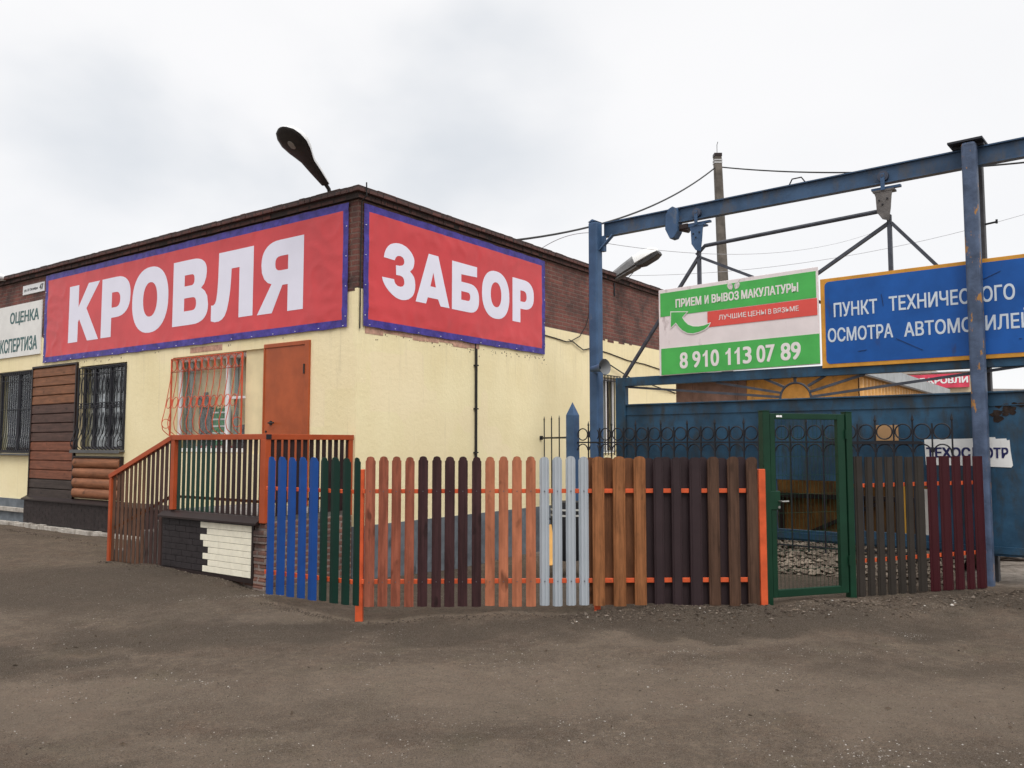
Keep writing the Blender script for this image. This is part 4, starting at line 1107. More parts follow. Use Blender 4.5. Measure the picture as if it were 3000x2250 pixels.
# ------------------------------------------------------------------ green wicket
f = T('wicket_gate', 'dark green metal mesh wicket gate between two square posts', 'gate', F_WICK, (.55, .03, 0))
for a, b in ((-.006, .077), (1.040, 1.118)):
    m_ = MB(); m_.box(a, b, 0, .08, -.1, 1.985); p_ = m_.build('post', GREENM, f, bevel=.005)
    m_ = MB(); m_.box(a - .004, b + .004, -.004, .084, 1.985, 1.993); m_.build('post_cap', GREENM, p_)
m_ = MB(); m_.box(.087, .147, .012, .062, .085, 1.965); m_.box(.935, 1.03, .012, .062, .085, 1.965); m_.box(.147, .935, .012, .062, 1.905, 1.965); m_.box(.147, .935, .012, .062, .085, .16); m_.build('frame', GREENM, f, bevel=.004)
m_ = MB()
for k in range(1, 16): x = .147 + .788 * k / 16; m_.bar((x, .036, .16), (x, .036, 1.905), .0025, .0025)
for k in range(1, 9): z = .16 + 1.745 * k / 9; m_.bar((.147, .040, z), (.935, .040, z), .0032, .0032)
m_.build('mesh', GREENM, f)
m_ = MB(); m_.box(.05, .19, .002, .072, .975, 1.165); lk = m_.build('lock_box', GREENM, f, bevel=.006)
m_ = MB(); m_.tube([(.17, 0, 1.06), (.17, -.05, 1.06), (.25, -.05, 1.06)], .009, 8); m_.tube([(.17, -.004, 1.0), (.17, .002, 1.0)], .014, 10); m_.build('handle', M('lock_steel', (.35, .35, .33), .35, metal=.8), lk, smooth=True)
for z in (1.75, .42):
    m_ = MB(); m_.tube([(1.035, 0, z - .05), (1.035, 0, z + .05)], .014, 8); m_.build('hinge', GREENM, f, smooth=True)
m_ = MB(); m_.box(.165, .20, .009, .0115, 1.925, 1.945); m_.box(.205, .235, .009, .0115, 1.925, 1.945); m_.build('sticker', WHITE, f)

# ------------------------------------------------------------------ wrought iron fence and blue post
f = T('iron_fence', 'black wrought iron fence with rings, arches and spear tips in front of the blue gate', 'fence', FG, (-2.9, -.08, 0))
yI = -.08; P0, PI_ = -5.587, .2205
nb = 25
for k in range(nb):
    s_ = P0 + PI_ * k
    tall = k % 2 == 0
    zt = 1.99 if tall else 1.90
    m_ = MB(); m_.bar((s_, yI, .22), (s_, yI, zt - .07 if tall else zt), .017, .017)
    if tall:
        V = [(s_ - .006, yI - .006, zt - .07), (s_ + .006, yI - .006, zt - .07), (s_ + .006, yI + .006, zt - .07), (s_ - .006, yI + .006, zt - .07),
             (s_ - .02, yI, zt - .045), (s_, yI - .012, zt - .045), (s_ + .02, yI, zt - .045), (s_, yI + .012, zt - .045), (s_, yI, zt + .03)]
        m_.add(V, [(0, 1, 5, 4), (1, 2, 6, 5), (2, 3, 7, 6), (3, 0, 4, 7), (4, 5, 8), (5, 6, 8), (6, 7, 8), (7, 4, 8)])
    m_.build('bar', BLACKI, f)
for k in range(-1, nb - 1):
    c = P0 + PI_ * (k + .5)
    m_ = MB(); m_.ring((c, yI, 1.80), .093, .0095, 'y', 26, 6); m_.build('ring', BLACKI, f, smooth=True)
    m_ = MB(); m_.ring((c, yI, 1.545), .098, .0095, 'y', 16, 6, 0, pi); m_.build('arch', BLACKI, f, smooth=True)
for z0, z1 in ((1.660, 1.682), (.28, .30)):
    m_ = MB(); m_.box(-5.80, -.64 if z0 > 1 else -.17, yI - .012, yI + .012, z0, z1); m_.build('rail', BLACKI, f)
m_ = MB(); m_.box(-1.75, -.62, yI - .018, yI + .018, 1.642, 1.672); m_.build('rail', BLACKI, f)
f = T('pointed_post', 'blue steel post with pointed top standing left of the gantry post', 'post', FG, (-5.886, -.10, 0))
m_ = MB()
m_.box(-5.968, -5.806, -.17, -.02, -.05, 2.115)
b_ = [(-5.968, -.17, 2.115), (-5.806, -.17, 2.115), (-5.806, -.02, 2.115), (-5.968, -.02, 2.115), (-5.887, -.095, 2.335)]
m_.add(b_, [(0, 1, 4), (1, 2, 4), (2, 3, 4), (3, 0, 4)])
m_.build('shaft', POSTB, f, bevel=.004)
# iron railing from the wall to the pointed post
FR = frame2((.516, 14.837), (.97, 13.62))
f = T('iron_railing', 'black iron railing of plain spear bars between the yellow wall and the pointed post', 'railing', FR, (.6, 0, 0))
LR = hypot(.97 - .516, 13.62 - 14.837)
for z in (1.752, .35):
    m_ = MB(); m_.bar((.03, 0, z), (LR, 0, z), .012, .03, up=(0, 0, 1)); m_.build('rail', BLACKI, f)
m_ = MB(); m_.box(0, .035, -.03, .03, 1.72, 1.79); m_.build('wall_bracket', BLACKI, f)
for k in range(4):
    s_ = .16 + .33 * k; m_ = MB(); m_.bar((s_, 0, .25), (s_, 0, 2.05), .016, .016)
    m_.add([(s_ - .008, -.008, 2.05), (s_ + .008, -.008, 2.05), (s_ + .008, .008, 2.05), (s_ - .008, .008, 2.05), (s_ - .02, 0, 2.08), (s_, -.014, 2.08), (s_ + .02, 0, 2.08), (s_, .014, 2.08), (s_, 0, 2.14)],
           [(0, 1, 5, 4), (1, 2, 6, 5), (2, 3, 7, 6), (3, 0, 4, 7), (4, 5, 8), (5, 6, 8), (6, 7, 8), (7, 4, 8)])
    m_.build('bar', BLACKI, f)

# ------------------------------------------------------------------ gantry
G = T('gate_gantry', 'tall weathered blue steel gantry of posts and an overhead rail beam', 'gantry', FG, (-2.7, .1, 0))
def rpost(s0, s1, y0, y1, z0, z1, mat, name='post', r=.02):
    m_ = MB(); m_.box(s0, s1, y0, y1, z0, z1); o = m_.build(name, mat, G)
    b = o.modifiers.new('bevel', 'BEVEL'); b.width = r; b.segments = 3; b.limit_method = 'ANGLE'
    o.data.polygons.foreach_set('use_smooth', [False] * len(o.data.polygons))
    return o
p_ = rpost(-.085, .075, -.08, .08, -.05, 5.30, POSTR, 'front_post', .035)
m_ = MB(); m_.box(-.083, .073, -.078, .078, -.06, .30); 
rpost(-5.565, -5.395, -.09, .09, -.05, 5.27, POSTB, 'left_post', .03)
m_ = MB(); m_.prism([(-5.565, 5.27), (-5.395, 5.27), (-5.48, 5.31)], -.09, .09, lambda x, z, y: (x, y, z)); m_.build('post_cap', POSTB, G)
rpost(-.06, .06, .36, .48, -.05, 5.29, M('dark_rear_steel', (.055, .055, .06), .6, var=.3, scale=4, bmp=.2), 'rear_post', .01)
m_ = MB(); y = .15
m_.box(-5.395, 1.9, y - .055, y + .055, 5.255, 5.272); m_.box(-5.395, 1.9, y - .055, y + .055, 5.038, 5.055); m_.box(-5.395, 1.9, y - .02, y + .02, 5.055, 5.255)
m_.build('beam', BEAMB, G)
m_ = MB(); m_.box(-.23, .15, -.075, .50, 5.31, 5.335); m_.box(-.20, .14, .06, .24, 5.272, 5.31); m_.build('bearing_plate', M('dark_plate', (.03, .032, .04), .6), G)
m_ = MB(); m_.bar((-5.40, .0, 4.79), (-5.20, .10, 5.04), .02, .07, up=(0, 1, 0)); m_.box(-5.40, -5.33, .02, .1, 4.78, 5.03); m_.build('knee_brace', POSTB, G)
m_ = MB(); m_.prism([(-4.22, 5.17), (-4.17, 5.27), (-4.10, 5.30), (-4.01, 5.25), (-4.02, 4.90), (-4.08, 4.81), (-4.15, 4.80), (-4.23, 4.96)], .07, .23, lambda x, z, y_: (x, y_, z)); m_.build('end_stop', POSTB, G, bevel=.006)
m_ = MB(); m_.box(-4.0, -3.86, .1, .2, 4.93, 5.0); m_.tube([(-4.0, .15, 4.95), (-3.86, .15, 4.9)], .045, 8); m_.build('stop_buffer', DARKM, G)
m_ = MB(); m_.tube([(-2.30, y, 5.27), (-2.25, y, 5.36), (-2.12, y, 5.36), (-2.06, y, 5.27)], .010, 6); m_.build('lifting_loop', BLACKI, G, smooth=True)
m_ = MB(); m_.bar((.06, .42, 4.37), (.19, .42, 4.38), .02, .02); m_.tube([(.185, .42, 4.36), (.185, .42, 4.41)], .014, 6); m_.build('hook', BLACKI, G)

# ------------------------------------------------------------------ sliding gate
SG = T('sliding_gate', 'large dark blue sliding gate with sunray frame and overhead truss', 'gate', FG, (-2.0, .15, .33))
m_ = MB()
op1 = (-2.57, -1.70, .48, 1.155); op2 = (-1.42, -.55, .52, 1.12)
holes_panel(m_, -5.0, 1.95, .33, 2.25, [op1, op2], .13, .17, w2)
m_.build('leaf_panel', GATEB, SG, bevel=.003)
m_ = MB(); m_.box(-5.0, 1.95, .118, .129, 2.10, 2.112); m_.box(-2.60, 1.95, .11, .129, .36, .44); m_.build('seam', GATEB, SG)
m_ = MB(); m_.box(-5.18, -5.001, .10, .20, .33, 2.70); m_.box(-5.0, 1.95, .10, .20, 2.56, 2.70); m_.box(-5.0, 1.95, .105, .195, 2.251, 2.275)
m_.build('frame', GATEB, SG, bevel=.005)
m_ = MB()
cs, cz = -2.28, 2.275
m_.ring((cs, .15, cz), .215, .016, 'y', 20, 6, 0, pi)
for p0, p1 in (((-4.97, 2.55), (-2.49, 2.30)), ((-3.45, 2.55), (-2.49, 2.36)), ((-2.72, 2.57), (-2.44, 2.44)), ((cs, 2.56), (cs, 2.49)), ((-2.10, 2.44), (-1.86, 2.57)), ((-2.07, 2.36), (-1.35, 2.56)), ((-2.06, 2.29), (.60, 2.58))):
    m_.bar((p0[0], .15, p0[1]), (p1[0], .15, p1[1]), .03, .034)
m_.build('sunray_bars', TRUSSB, SG)
m_ = MB()
y = .15
for c, zl in ((-3.70, 4.50), (-.985, 4.52)):
    m_.bar((c + .0, y, 2.70), (c, y, zl + .1), .05, .05)
m_.tube([(-3.74, y, 4.50), (-3.60, y, 4.62), (-1.08, y, 4.69)], .030, 8)
for a, b in (((-3.71, 4.46), (-5.05, 2.70)), ((-3.69, 4.46), (-2.0, 3.62)), ((-1.0, 4.51), (-2.75, 3.50)), ((-.96, 4.51), (-.30, 3.70)), ((-.30, 3.70), (.30, 2.95)), ((-2.0, 3.62), (-1.1, 3.2))):
    m_.bar((a[0], y, a[1]), (b[0], y, b[1]), .05, .042)
m_.build('truss', TRUSSB, SG)
for c, mt in ((-3.70, POSTB), (-1.03, RUSTG)):
    m_ = MB()
    m_.prism([(c - .115, 4.93), (c + .115, 4.93), (c + .10, 4.86), (c + .085, 4.69), (c + .06, 4.53), (c - .02, 4.56), (c - .085, 4.66), (c - .095, 4.86)], y - .075, y - .06, lambda x, z, yy: (x, yy, z))
    m_.box(c - .13, c + .13, y - .08, y + .06, 4.925, 4.95)
    h_ = m_.build('hanger', mt, SG)
    m_ = MB()
    for dx, dz in ((-.05, 4.81), (.05, 4.82), (-.01, 4.75)): m_.tube([(c + dx, y - .078, dz), (c + dx, y - .09, dz)], .012, 8)
    m_.build('bolt', BLACKI, h_)
    m_ = MB(); m_.bar((c, y - .085, 4.94), (c, y - .085, 5.16), .05, .012, up=(0, 1, 0)); m_.box(c - .16, c + .20, y - .03, y + .03, 4.965, 4.995); m_.build('strap', POSTB, h_)
    m_ = MB(); m_.tube([(c, y - .022, 5.13), (c, y - .075, 5.13)], .068, 18); m_.tube([(c, y - .074, 5.13), (c, y - .082, 5.13)], .05, 16); m_.tube([(c, y - .08, 5.13), (c, y - .096, 5.13)], .02, 10); m_.build('trolley_wheel', M('steel_wheel', (.07, .08, .11), .4, metal=.4), h_, smooth=True)

# ------------------------------------------------------------------ signs on the gate
mg = lambda y0: (lambda x, z, d: (x, y0 - d, z))
t = T('recycling_sign', 'green and white waste paper board with red stripe, arrow and phone number', 'sign', FG, (-3.1, .09, 2.7))
sl = lambda s_: .013 * (s_ + 4.35)                     # the board hangs slightly out of level
GRNS = M('green_print', (.072, .40, .088), .4, var=.10, scale=2.5)
REDS = M('coral_print', (.66, .088, .072), .4, var=.06)
WHS = M('grubby_white_print', (.73, .66, .66), .45, var=.05, stain=(.34, .27, .27), stain_amt=(.60, .74))
def quad(mb, s0, s1, z0, z1, y0, y1, mi=0):
    V = [(s0, y0, z0 + sl(s0)), (s1, y0, z0 + sl(s1)), (s1, y0, z1 + sl(s1)), (s0, y0, z1 + sl(s0)), (s0, y1, z0 + sl(s0)), (s1, y1, z0 + sl(s1)), (s1, y1, z1 + sl(s1)), (s0, y1, z1 + sl(s0))]
    mb.add(V, [(0, 1, 2, 3), (7, 6, 5, 4), (0, 4, 5, 1), (1, 5, 6, 2), (2, 6, 7, 3), (3, 7, 4, 0)], mi)
m_ = MB(); quad(m_, -4.36, -1.905, 2.69, 4.02, .075, .105); m_.build('board', WHS, t, bevel=.004)
m_ = MB(); quad(m_, -4.33, -1.93, 3.60, 3.965, .071, .0745); quad(m_, -4.325, -1.90, 2.70, 3.105, .071, .0745); m_.build('green_band', GRNS, t)
m_ = MB(); quad(m_, -3.54, -1.92, 3.36, 3.592, .0695, .0745); m_.build('red_band', REDS, t)
mt_ = lambda x, z, d: (x, .0705 - d, z + sl(x))
mt2 = lambda x, z, d: (x, .069 - d, z + sl(x))
WLET = M('white_lettering', (.74, .70, .68), .4, var=.03)
line_part(t, WLET, [('ПРИЕМ', -4.065, -3.635, 3.712, 3.842), ('И', -3.582, -3.517, 3.712, 3.842), ('ВЫВОЗ', -3.469, -3.041, 3.712, 3.842), ('МАКУЛАТУРЫ', -3.005, -2.172, 3.712, 3.842)], mt_, .035)
line_part(t, WLET, [('ЛУЧШИЕ', -3.36, -2.934, 3.448, 3.52), ('ЦЕНЫ', -2.906, -2.642, 3.435, 3.52), ('В', -2.607, -2.563, 3.448, 3.52), ('ВЯЗЬМЕ', -2.53, -2.172, 3.448, 3.52)], mt2, .006)
line_part(t, WLET, [('8', -4.009, -3.874, 2.775, 3.02), ('9', -3.797, -3.665, 2.775, 3.02), ('0', -3.501, -3.367, 2.775, 3.02), ('3', -3.0, -2.867, 2.775, 3.02), ('07', -2.794, -2.526, 2.775, 3.02), ('89', -2.442, -2.159, 2.775, 3.02)], mt_, .026)
for a_, b_ in ((-3.628, -3.548), (-3.265, -3.185), (-3.125, -3.045)): m_ = MB(); glyph(m_, '1', a_, b_, 2.775, 3.02, mt_); m_.build('lettering', WLET, t)
AR = [(-4.141, 3.655), (-3.875, 3.632), (-3.955, 3.56), (-3.92, 3.50), (-3.86, 3.44), (-3.78, 3.405), (-3.69, 3.395), (-3.60, 3.402), (-3.505, 3.425), (-3.53, 3.385), (-3.59, 3.345), (-3.68, 3.315), (-3.78, 3.30), (-3.87, 3.315), (-3.95, 3.36), (-4.01, 3.42), (-4.063, 3.49), (-4.150, 3.42)]
def offset_poly(p, d):
    n = len(p); o = []
    for i in range(n):
        a, b, c = Vector(p[i - 1]), Vector(p[i]), Vector(p[(i + 1) % n])
        e1 = (b - a).normalized(); e2 = (c - b).normalized()
        n1 = Vector((-e1.y, e1.x)); n2 = Vector((-e2.y, e2.x)); m = (n1 + n2)
        m = m.normalized() * min(d / max(.35, m.normalized().dot(n1)), d * 1.8)
        o.append((b.x + m.x, b.y + m.y))
    return o
ar = MB(); polys_into(ar, [offset_poly(AR, .014)], lambda x, z, d: (x, .068 - d, z), .0015, 0); polys_into(ar, [AR], lambda x, z, d: (x, .0660 - d, z), .0015, 1)
ar.build('arrow', [MATS['white_lettering'], GRNS], t)
em = MB(); 
for sg in (-1, 1):
    polys_into(em, [[(-3.12 + sg * a, b) for a, b in ((.012, 3.915), (.03, 3.885), (.075, 3.90), (.10, 3.945), (.085, 3.985), (.105, 4.03), (.07, 3.99), (.03, 3.975), (.012, 3.95))]], lambda x, z, d: (x, .0695 - d, z), .002)
em.build('emblem', M('emblem_grey', (.55, .52, .50), .5, var=.3, scale=30), t)

t = T('inspection_sign', 'blue board with yellow border reading ПУНКТ ТЕХНИЧЕСКОГО ОСМОТРА АВТОМОБИЛЕЙ', 'sign', FG, (-.6, .09, 2.66))
BLS = M('blue_enamel', (.010, .082, .315), .35, var=.15, scale=2, stain=(.035, .045, .12), stain_amt=(.62, .78))
YEL = M('amber_paint', (.56, .265, .040), .45, var=.12, scale=7, stain=(.18, .09, .04), stain_amt=(.66, .74), st_scale=(4, 4, 4))
m_ = MB(); m_.box(-1.875, .70, .075, .11, 2.662, 3.872); m_.build('border', YEL, t, bevel=.004)
def rrect(x0, x1, z0, z1, r, n=6):
    o = []
    for cx, cz_, a in ((x1 - r, z1 - r, 0), (x0 + r, z1 - r, 90), (x0 + r, z0 + r, 180), (x1 - r, z0 + r, 270)): o += ell(cx, cz_, r, r, a, a + 90, n)
    return o
m_ = MB(); polys_into(m_, [rrect(-1.815, .645, 2.715, 3.825, .06)], lambda x, z, d: (x, .0735 - d, z), .003); m_.build('panel', BLS, t)
mb_ = lambda x, z, d: (x, .0700 - d, z)
BLET = M('pale_blue_white_letters', (.56, .62, .68), .4, var=.06)
line_part(t, BLET, [('ПУНКТ', -1.70, -1.146, 3.337, 3.528), ('ТЕХНИЧЕСКОГО', -1.003, .398, 3.345, 3.538)], mb_, .02)
line_part(t, BLET, [('ОСМОТРА', -1.787, -.964, 3.004, 3.192), ('АВТОМОБИЛЕЙ', -.832, .56, 3.0, 3.235)], mb_, .02)
m_ = MB()
for a, b in (((-1.07, 3.42), (-1.09, 3.58)), ((-.93, 2.99), (-.62, 2.82)), ((-1.40, 2.86), (-1.29, 2.87)), ((.02, 3.60), (.26, 3.70)), ((.42, 2.88), (.45, 2.875))):
    m_.bar((a[0], .0697, a[1]), (b[0], .0697, b[1]), .003, .012, up=(0, 1, 0))
m_.build('scratch', M('scratch_dark', (.03, .03, .05), .7), t)
m_ = MB()
for k in range(16):
    c_, d_, q_ = random.uniform(.12, .40), random.gauss(2.04, .05), random.uniform(.02, .055)
    polys_into(m_, [[(c_ + q_ * random.uniform(.7, 1.5) * cos(2 * pi * j / 9), d_ + q_ * random.uniform(.4, .9) * sin(2 * pi * j / 9)) for j in range(9)]], lambda x, z, dd, k=k: (x, .1282 - k * .0003 - dd, z), .0002)
m_.build('rust_scab', M('dark_rust_scab', (.030, .020, .016), .9, var=.5, scale=14), SG)
t = T('inspection_plate', 'torn white plate reading ТЕХОСМОТР fixed low on the blue gate', 'sign', FG, (-.2, .125, 1.38))
ED = [(-.655, 1.705), (-.17, 1.712), (.0, 1.725), (.12, 1.728), (.125, 1.708), (.235, 1.712), (.24, 1.69), (.268, 1.695), (.275, 1.55), (.292, 1.395), (.275, 1.372), (.05, 1.378), (.03, 1.388), (-.02, 1.385), (-.645, 1.388)]
m_ = MB(); m_.prism(ED, .122, .1275, lambda x, z, y_: (x, y_, z)); m_.build('plate', M('worn_white_plate', (.70, .70, .68), .5, var=.08, stain=(.4, .38, .36), stain_amt=(.62, .78)), t)
line_part(t, M('navy_letters', (.02, .022, .09), .5), [('ТЕХОС', -.635, -.145, 1.478, 1.607), ('М', -.125, -.01, 1.478, 1.607), ('ОТР', .005, .252, 1.478, 1.607)], lambda x, z, d: (x, .1215 - d, z), .04)
m_ = MB(); m_.box(-1.24, -.955, .118, .1285, 1.69, 1.888); tag(m_.build('cardboard_plate', M('tan_cardboard', (.36, .215, .105), .8, var=.12), None, FG, (-1.1, .123, 1.69)), 'blank tan square plate on the blue gate behind the iron rings', 'plate')

# loudspeaker on the left gantry post
t = T('loudspeaker', 'blue horn loudspeaker bolted to the left gantry post', 'loudspeaker', FG, (-5.37, .05, 2.85))
ax0, ax1 = Vector((-5.46, -.16, 2.84)), Vector((-5.17, -.22, 2.86)); d_ = ax1 - ax0
m_ = MB(); m_.tube([ax0 + d_ * k for k in (0, .25, .5, .72, .9, 1.0, 1.02)], .1, 18, rads=[.045, .05, .06, .075, .10, .125, .128], cap=False); m_.build('horn', POSTB, t, smooth=True)
m_ = MB(); m_.tube([ax0 + d_ * k for k in (.60, .70, .86, .96, 1.019)], .03, 18, rads=[.03, .055, .085, .108, .126], cap=False); m_.build('horn_throat', M('horn_grey', (.16, .165, .17), .5), t, smooth=True)
m_ = MB(); m_.box(-5.42, -5.38, -.19, -.09, 2.77, 2.85); m_.build('bracket', POSTB, t)

# ------------------------------------------------------------------ lamps
def axes_frame(o, d, roll=0.0):
    d = Vector(d).normalized(); lat = d.cross(Vector((0, 0, 1))).normalized(); nrm = lat.cross(d).normalized()
    if roll: lat, nrm = lat * cos(roll) + nrm * sin(roll), nrm * cos(roll) - lat * sin(roll)
    return lambda u, v, w_: Vector(o) + d * u + lat * v + nrm * w_
LROLL = 4
LAMPW = M('pale_grey_housing', (.60, .60, .60), .35, var=.06)
LAMPD = M('dark_lamp_underside', (.030, .028, .027), .35, var=.2)
LAMPG = M('lamp_lens_grey', (.26, .25, .23), .25, var=.2)  # plain grey lens colour, no emission
LAMPN = M('weathered_aluminium', (.20, .20, .20), .5, var=.2, scale=9)
def loft(mb, secs, mapf):
    """secs: list of closed loops (same count) of (u,v,w)"""
    n = len(secs[0]); vs = [mapf(*p) for s_ in secs for p in s_]; fs = []
    for i in range(len(secs) - 1):
        for j in range(n): fs.append((i * n + j, i * n + (j + 1) % n, (i + 1) * n + (j + 1) % n, (i + 1) * n + j))
    fs += [tuple(range(n - 1, -1, -1)), tuple(range((len(secs) - 1) * n, len(secs) * n))]
    mb.add(vs, fs)
base = FB.w((-.05, .62, 5.27))
t = T('street_lamp', 'oval head floodlight lamp on the roof corner seen from below', 'lamp', FB, (-.05, .62, 5.17), 'lamps on the roof edge')
def rel(o, parent):  # world coordinates into a root's frame
    f_ = Matrix.Rotation(-FB.a, 3, 'Z'); return lambda p: (f_ @ (Vector(p) - FB.o))
tofb = rel(None, None)
ax = axes_frame((-.07, .60, 5.31), (-.79, -.04, .55), R(LROLL))
prof = [(0.0, .075, .05), (.08, .085, .065), (.25, .108, .085), (.42, .125, .095), (.50, .165, .10), (.60, .215, .135), (.72, .252, .16), (.84, .236, .14), (.93, .18, .10), (.985, .085, .045), (1.0, .025, .012)]
top, bot = MB(), MB()
loft(top, [[(u, w_ * cos(pi * k / 10), h * sin(pi * k / 10) + .004) for k in range(11)] for u, w_, h in prof], ax); top.build('housing', LAMPW, t, smooth=True)
loft(bot, [[(u, w_ * 1.01 * cos(pi * k / 10), -.35 * h * sin(pi * k / 10)) for k in range(11)] for u, w_, h in prof], ax); bot.build('underside', LAMPD, t, smooth=True)
m_ = MB(); loft(m_, [[(.735 + .075 * c_ * cos(2 * pi * k / 16), .06 * c_ * sin(2 * pi * k / 16), -.041 - hh_) for k in range(16)] for c_, hh_ in ((1, 0), (.9, .012), (.4, .018))], ax); m_.build('lens', LAMPG, t, smooth=True)
m_ = MB(); m_.tube([ax(.04, 0, .01), ax(-.08, 0, 0), ax(-.16, .0, -.06), (.02, .62, 5.0)], .028, 8); m_.build('arm', LAMPD, t, smooth=True)

t = T('street_lamp', 'box shaped street lamp with white cover leaning out from the short wall', 'lamp', FB, (7.25, -.05, 5.05), 'lamps on the roof edge')
ax = axes_frame((7.25, .0, 5.08), (.05, -.92, .40))
def rsec(u, w_, h0, h1, c_=.3):
    return [(u, -w_, h0 + c_ * (h1 - h0) * .2), (u, -w_ * .8, h0), (u, w_ * .8, h0), (u, w_, h0 + c_ * (h1 - h0) * .2), (u, w_ * .92, h1 - c_ * (h1 - h0)), (u, w_ * .6, h1), (u, -w_ * .6, h1), (u, -w_ * .92, h1 - c_ * (h1 - h0))]
m_ = MB(); loft(m_, [rsec(.02, .08, -.01, .13), rsec(.3, .105, -.01, .17), rsec(.58, .125, -.01, .20)], ax); m_.build('gear_housing', LAMPN, t)
m_ = MB(); loft(m_, [rsec(.585, .118, .02, .20), rsec(.8, .125, .02, .20), rsec(1.0, .115, .02, .17), rsec(1.1, .06, .03, .10)], ax); m_.build('cover', M('milky_cover', (.80, .80, .78), .3, var=.04), t, smooth=True)
m_ = MB(); loft(m_, [rsec(.0, .07, -.055, -.012), rsec(.3, .09, -.06, -.012), rsec(.6, .105, -.065, -.012)], ax); m_.build('arm_channel', RUSTG, t)
m_ = MB(); loft(m_, [rsec(.60, .115, -.05, .018), rsec(.72, .13, -.09, .018), rsec(1.0, .13, -.085, .018), rsec(1.12, .10, -.05, .018)], ax); m_.build('tray', LAMPD, t)
m_ = MB(); m_.bar(ax(-.12, 0, -.02), ax(.05, 0, -.03), .12, .05); m_.bar((7.25, -.01, 5.0), (7.25, -.02, 4.72), .03, .02, up=(0, 1, 0)); m_.build('bracket', BLACKI, t)
m_ = MB(); m_.tube([ax(.62, .06, -.06), (7.72, -.02, 5.10)], .008, 6); m_.build('stay', RUSTG, t)

t = T('bulkhead_lamp', 'small white lamp on the cornice at the far left edge', 'lamp', FB, (-.12, 10.6, 5.05), 'lamps on the roof edge')
ax = axes_frame((-.02, 10.62, 5.14), (-.93, .05, .12))
m_ = MB(); loft(m_, [[(u, r_ * cos(2 * pi * k / 14), r_ * .8 * sin(2 * pi * k / 14)) for k in range(14)] for u, r_ in ((0, .05), (.14, .10), (.25, .13), (.33, .11), (.36, .05))], ax); m_.build('dome', WHITE, t, smooth=True)
m_ = MB(); m_.tube([(.05, 10.62, 5.19), (-.10, 10.62, 5.12)], .025, 8); m_.build('arm', LAMPD, t)

# ------------------------------------------------------------------ cables
def sag(p, q, s_, n=24):
    p, q = Vector(p), Vector(q)
    return [p.lerp(q, i / n) + Vector((0, 0, -s_ * 4 * (i / n) * (1 - i / n))) for i in range(n + 1)]
def cable(name, pts, r, label, cat='cable', mat=CABLE, fr=FW, n=6):
    m_ = MB(); m_.tube(pts, r, n)
    o = m_.build(name, mat, None, fr, tuple(Vector(pts[0])), smooth=True)
    return tag(o, label, cat)
tobw = lambda x, y, z: tuple(FB.w((x, y, z)))
cable('overhead_cable', sag(tobw(3.70, .05, 5.19), (6.50, 25.95, 10.47), .40), .022, 'thick black cable rising from the roof edge to the concrete pole')
cable('overhead_cable', sag((6.70, 26.0, 10.52), (12.4, 17.8, 7.95), .26), .022, 'thick black cable running right from the concrete pole behind the beam')
cable('overhead_wire', sag(tobw(4.55, .05, 5.19), tuple(FG.w((-5.5, .1, 5.12))), -.10), .006, 'thin wire bowing up from the roof to the left gantry post', 'wire', CABLEG)
cable('overhead_wire', sag(tuple(FG.w((-5.4, .2, 4.95))), (9.5, 21.5, 7.2), .35), .0045, 'thin grey wire sagging below the beam behind the trolleys', 'wire', CABLEG)
cable('overhead_wire', sag(tobw(7.9, .3, 5.3), (12.0, 15.5, 6.75), .5), .0045, 'faint thin wire crossing behind the signs to the upper right', 'wire', CABLEG)
wpt = lambda s_, z, o=.012: tuple(FB.w((s_, -o, z)))
cable('wall_cable', [wpt(4.62, 3.62), wpt(5.0, 3.60), wpt(5.35, 3.57, .02), wpt(5.55, 3.60, .03), wpt(5.75, 3.53, .03), wpt(5.95, 3.47, .03), wpt(6.3, 3.54), wpt(7.0, 3.50), wpt(7.8, 3.42), wpt(8.6, 3.40), wpt(9.4, 3.34), wpt(10.1, 3.32)], .011, 'loose black cable running along the brick edge of the short wall', fr=FW)
cable('wall_cable', [wpt(6.4, 3.42, .03), wpt(7.0, 3.25, .05), wpt(7.8, 3.05, .06), wpt(8.6, 2.98, .06), wpt(9.4, 2.90, .04), wpt(10.2, 2.84)], .013, 'sagging black cable below the brick edge behind the gantry post', fr=FW)
cable('wall_cable', [wpt(6.25, 4.92), wpt(6.24, 4.5), wpt(6.2, 4.2, .02), wpt(6.05, 3.95, .03), wpt(5.8, 3.72, .04), wpt(5.5, 3.60, .03), wpt(5.42, 3.62, .03)], .009, 'thin cord dropping from the cornice down the brick wall in a curve', 'cord', fr=FW)
cable('corner_cable', [wpt(.03, 5.235, .12), wpt(.03, 5.05, .125), wpt(.035, 4.99, .03), wpt(.035, 4.2, .02), wpt(.035, 3.22, .02)], .010, 'black cable running down the building corner beside the ЗАБОР banner', fr=FW)
t = T('wall_conduit', 'black vertical pipe running down the yellow short wall from the banner', 'pipe', FB, (2.59, -.03, .5))
m_ = MB(); m_.tube([(2.59, -.03, .5), (2.59, -.03, 3.18)], .022, 10); m_.build('pipe', M('black_pipe', (.022, .02, .02), .45), t, smooth=True)
m_ = MB(); m_.tube([(2.585, -.02, 3.18), (2.59, -.02, 3.27)], .010, 6)
for z in (2.9, 2.2, 1.5, .8): m_.box(2.555, 2.625, -.055, 0, z, z + .02)
m_.build('clip', BLACKI, t)

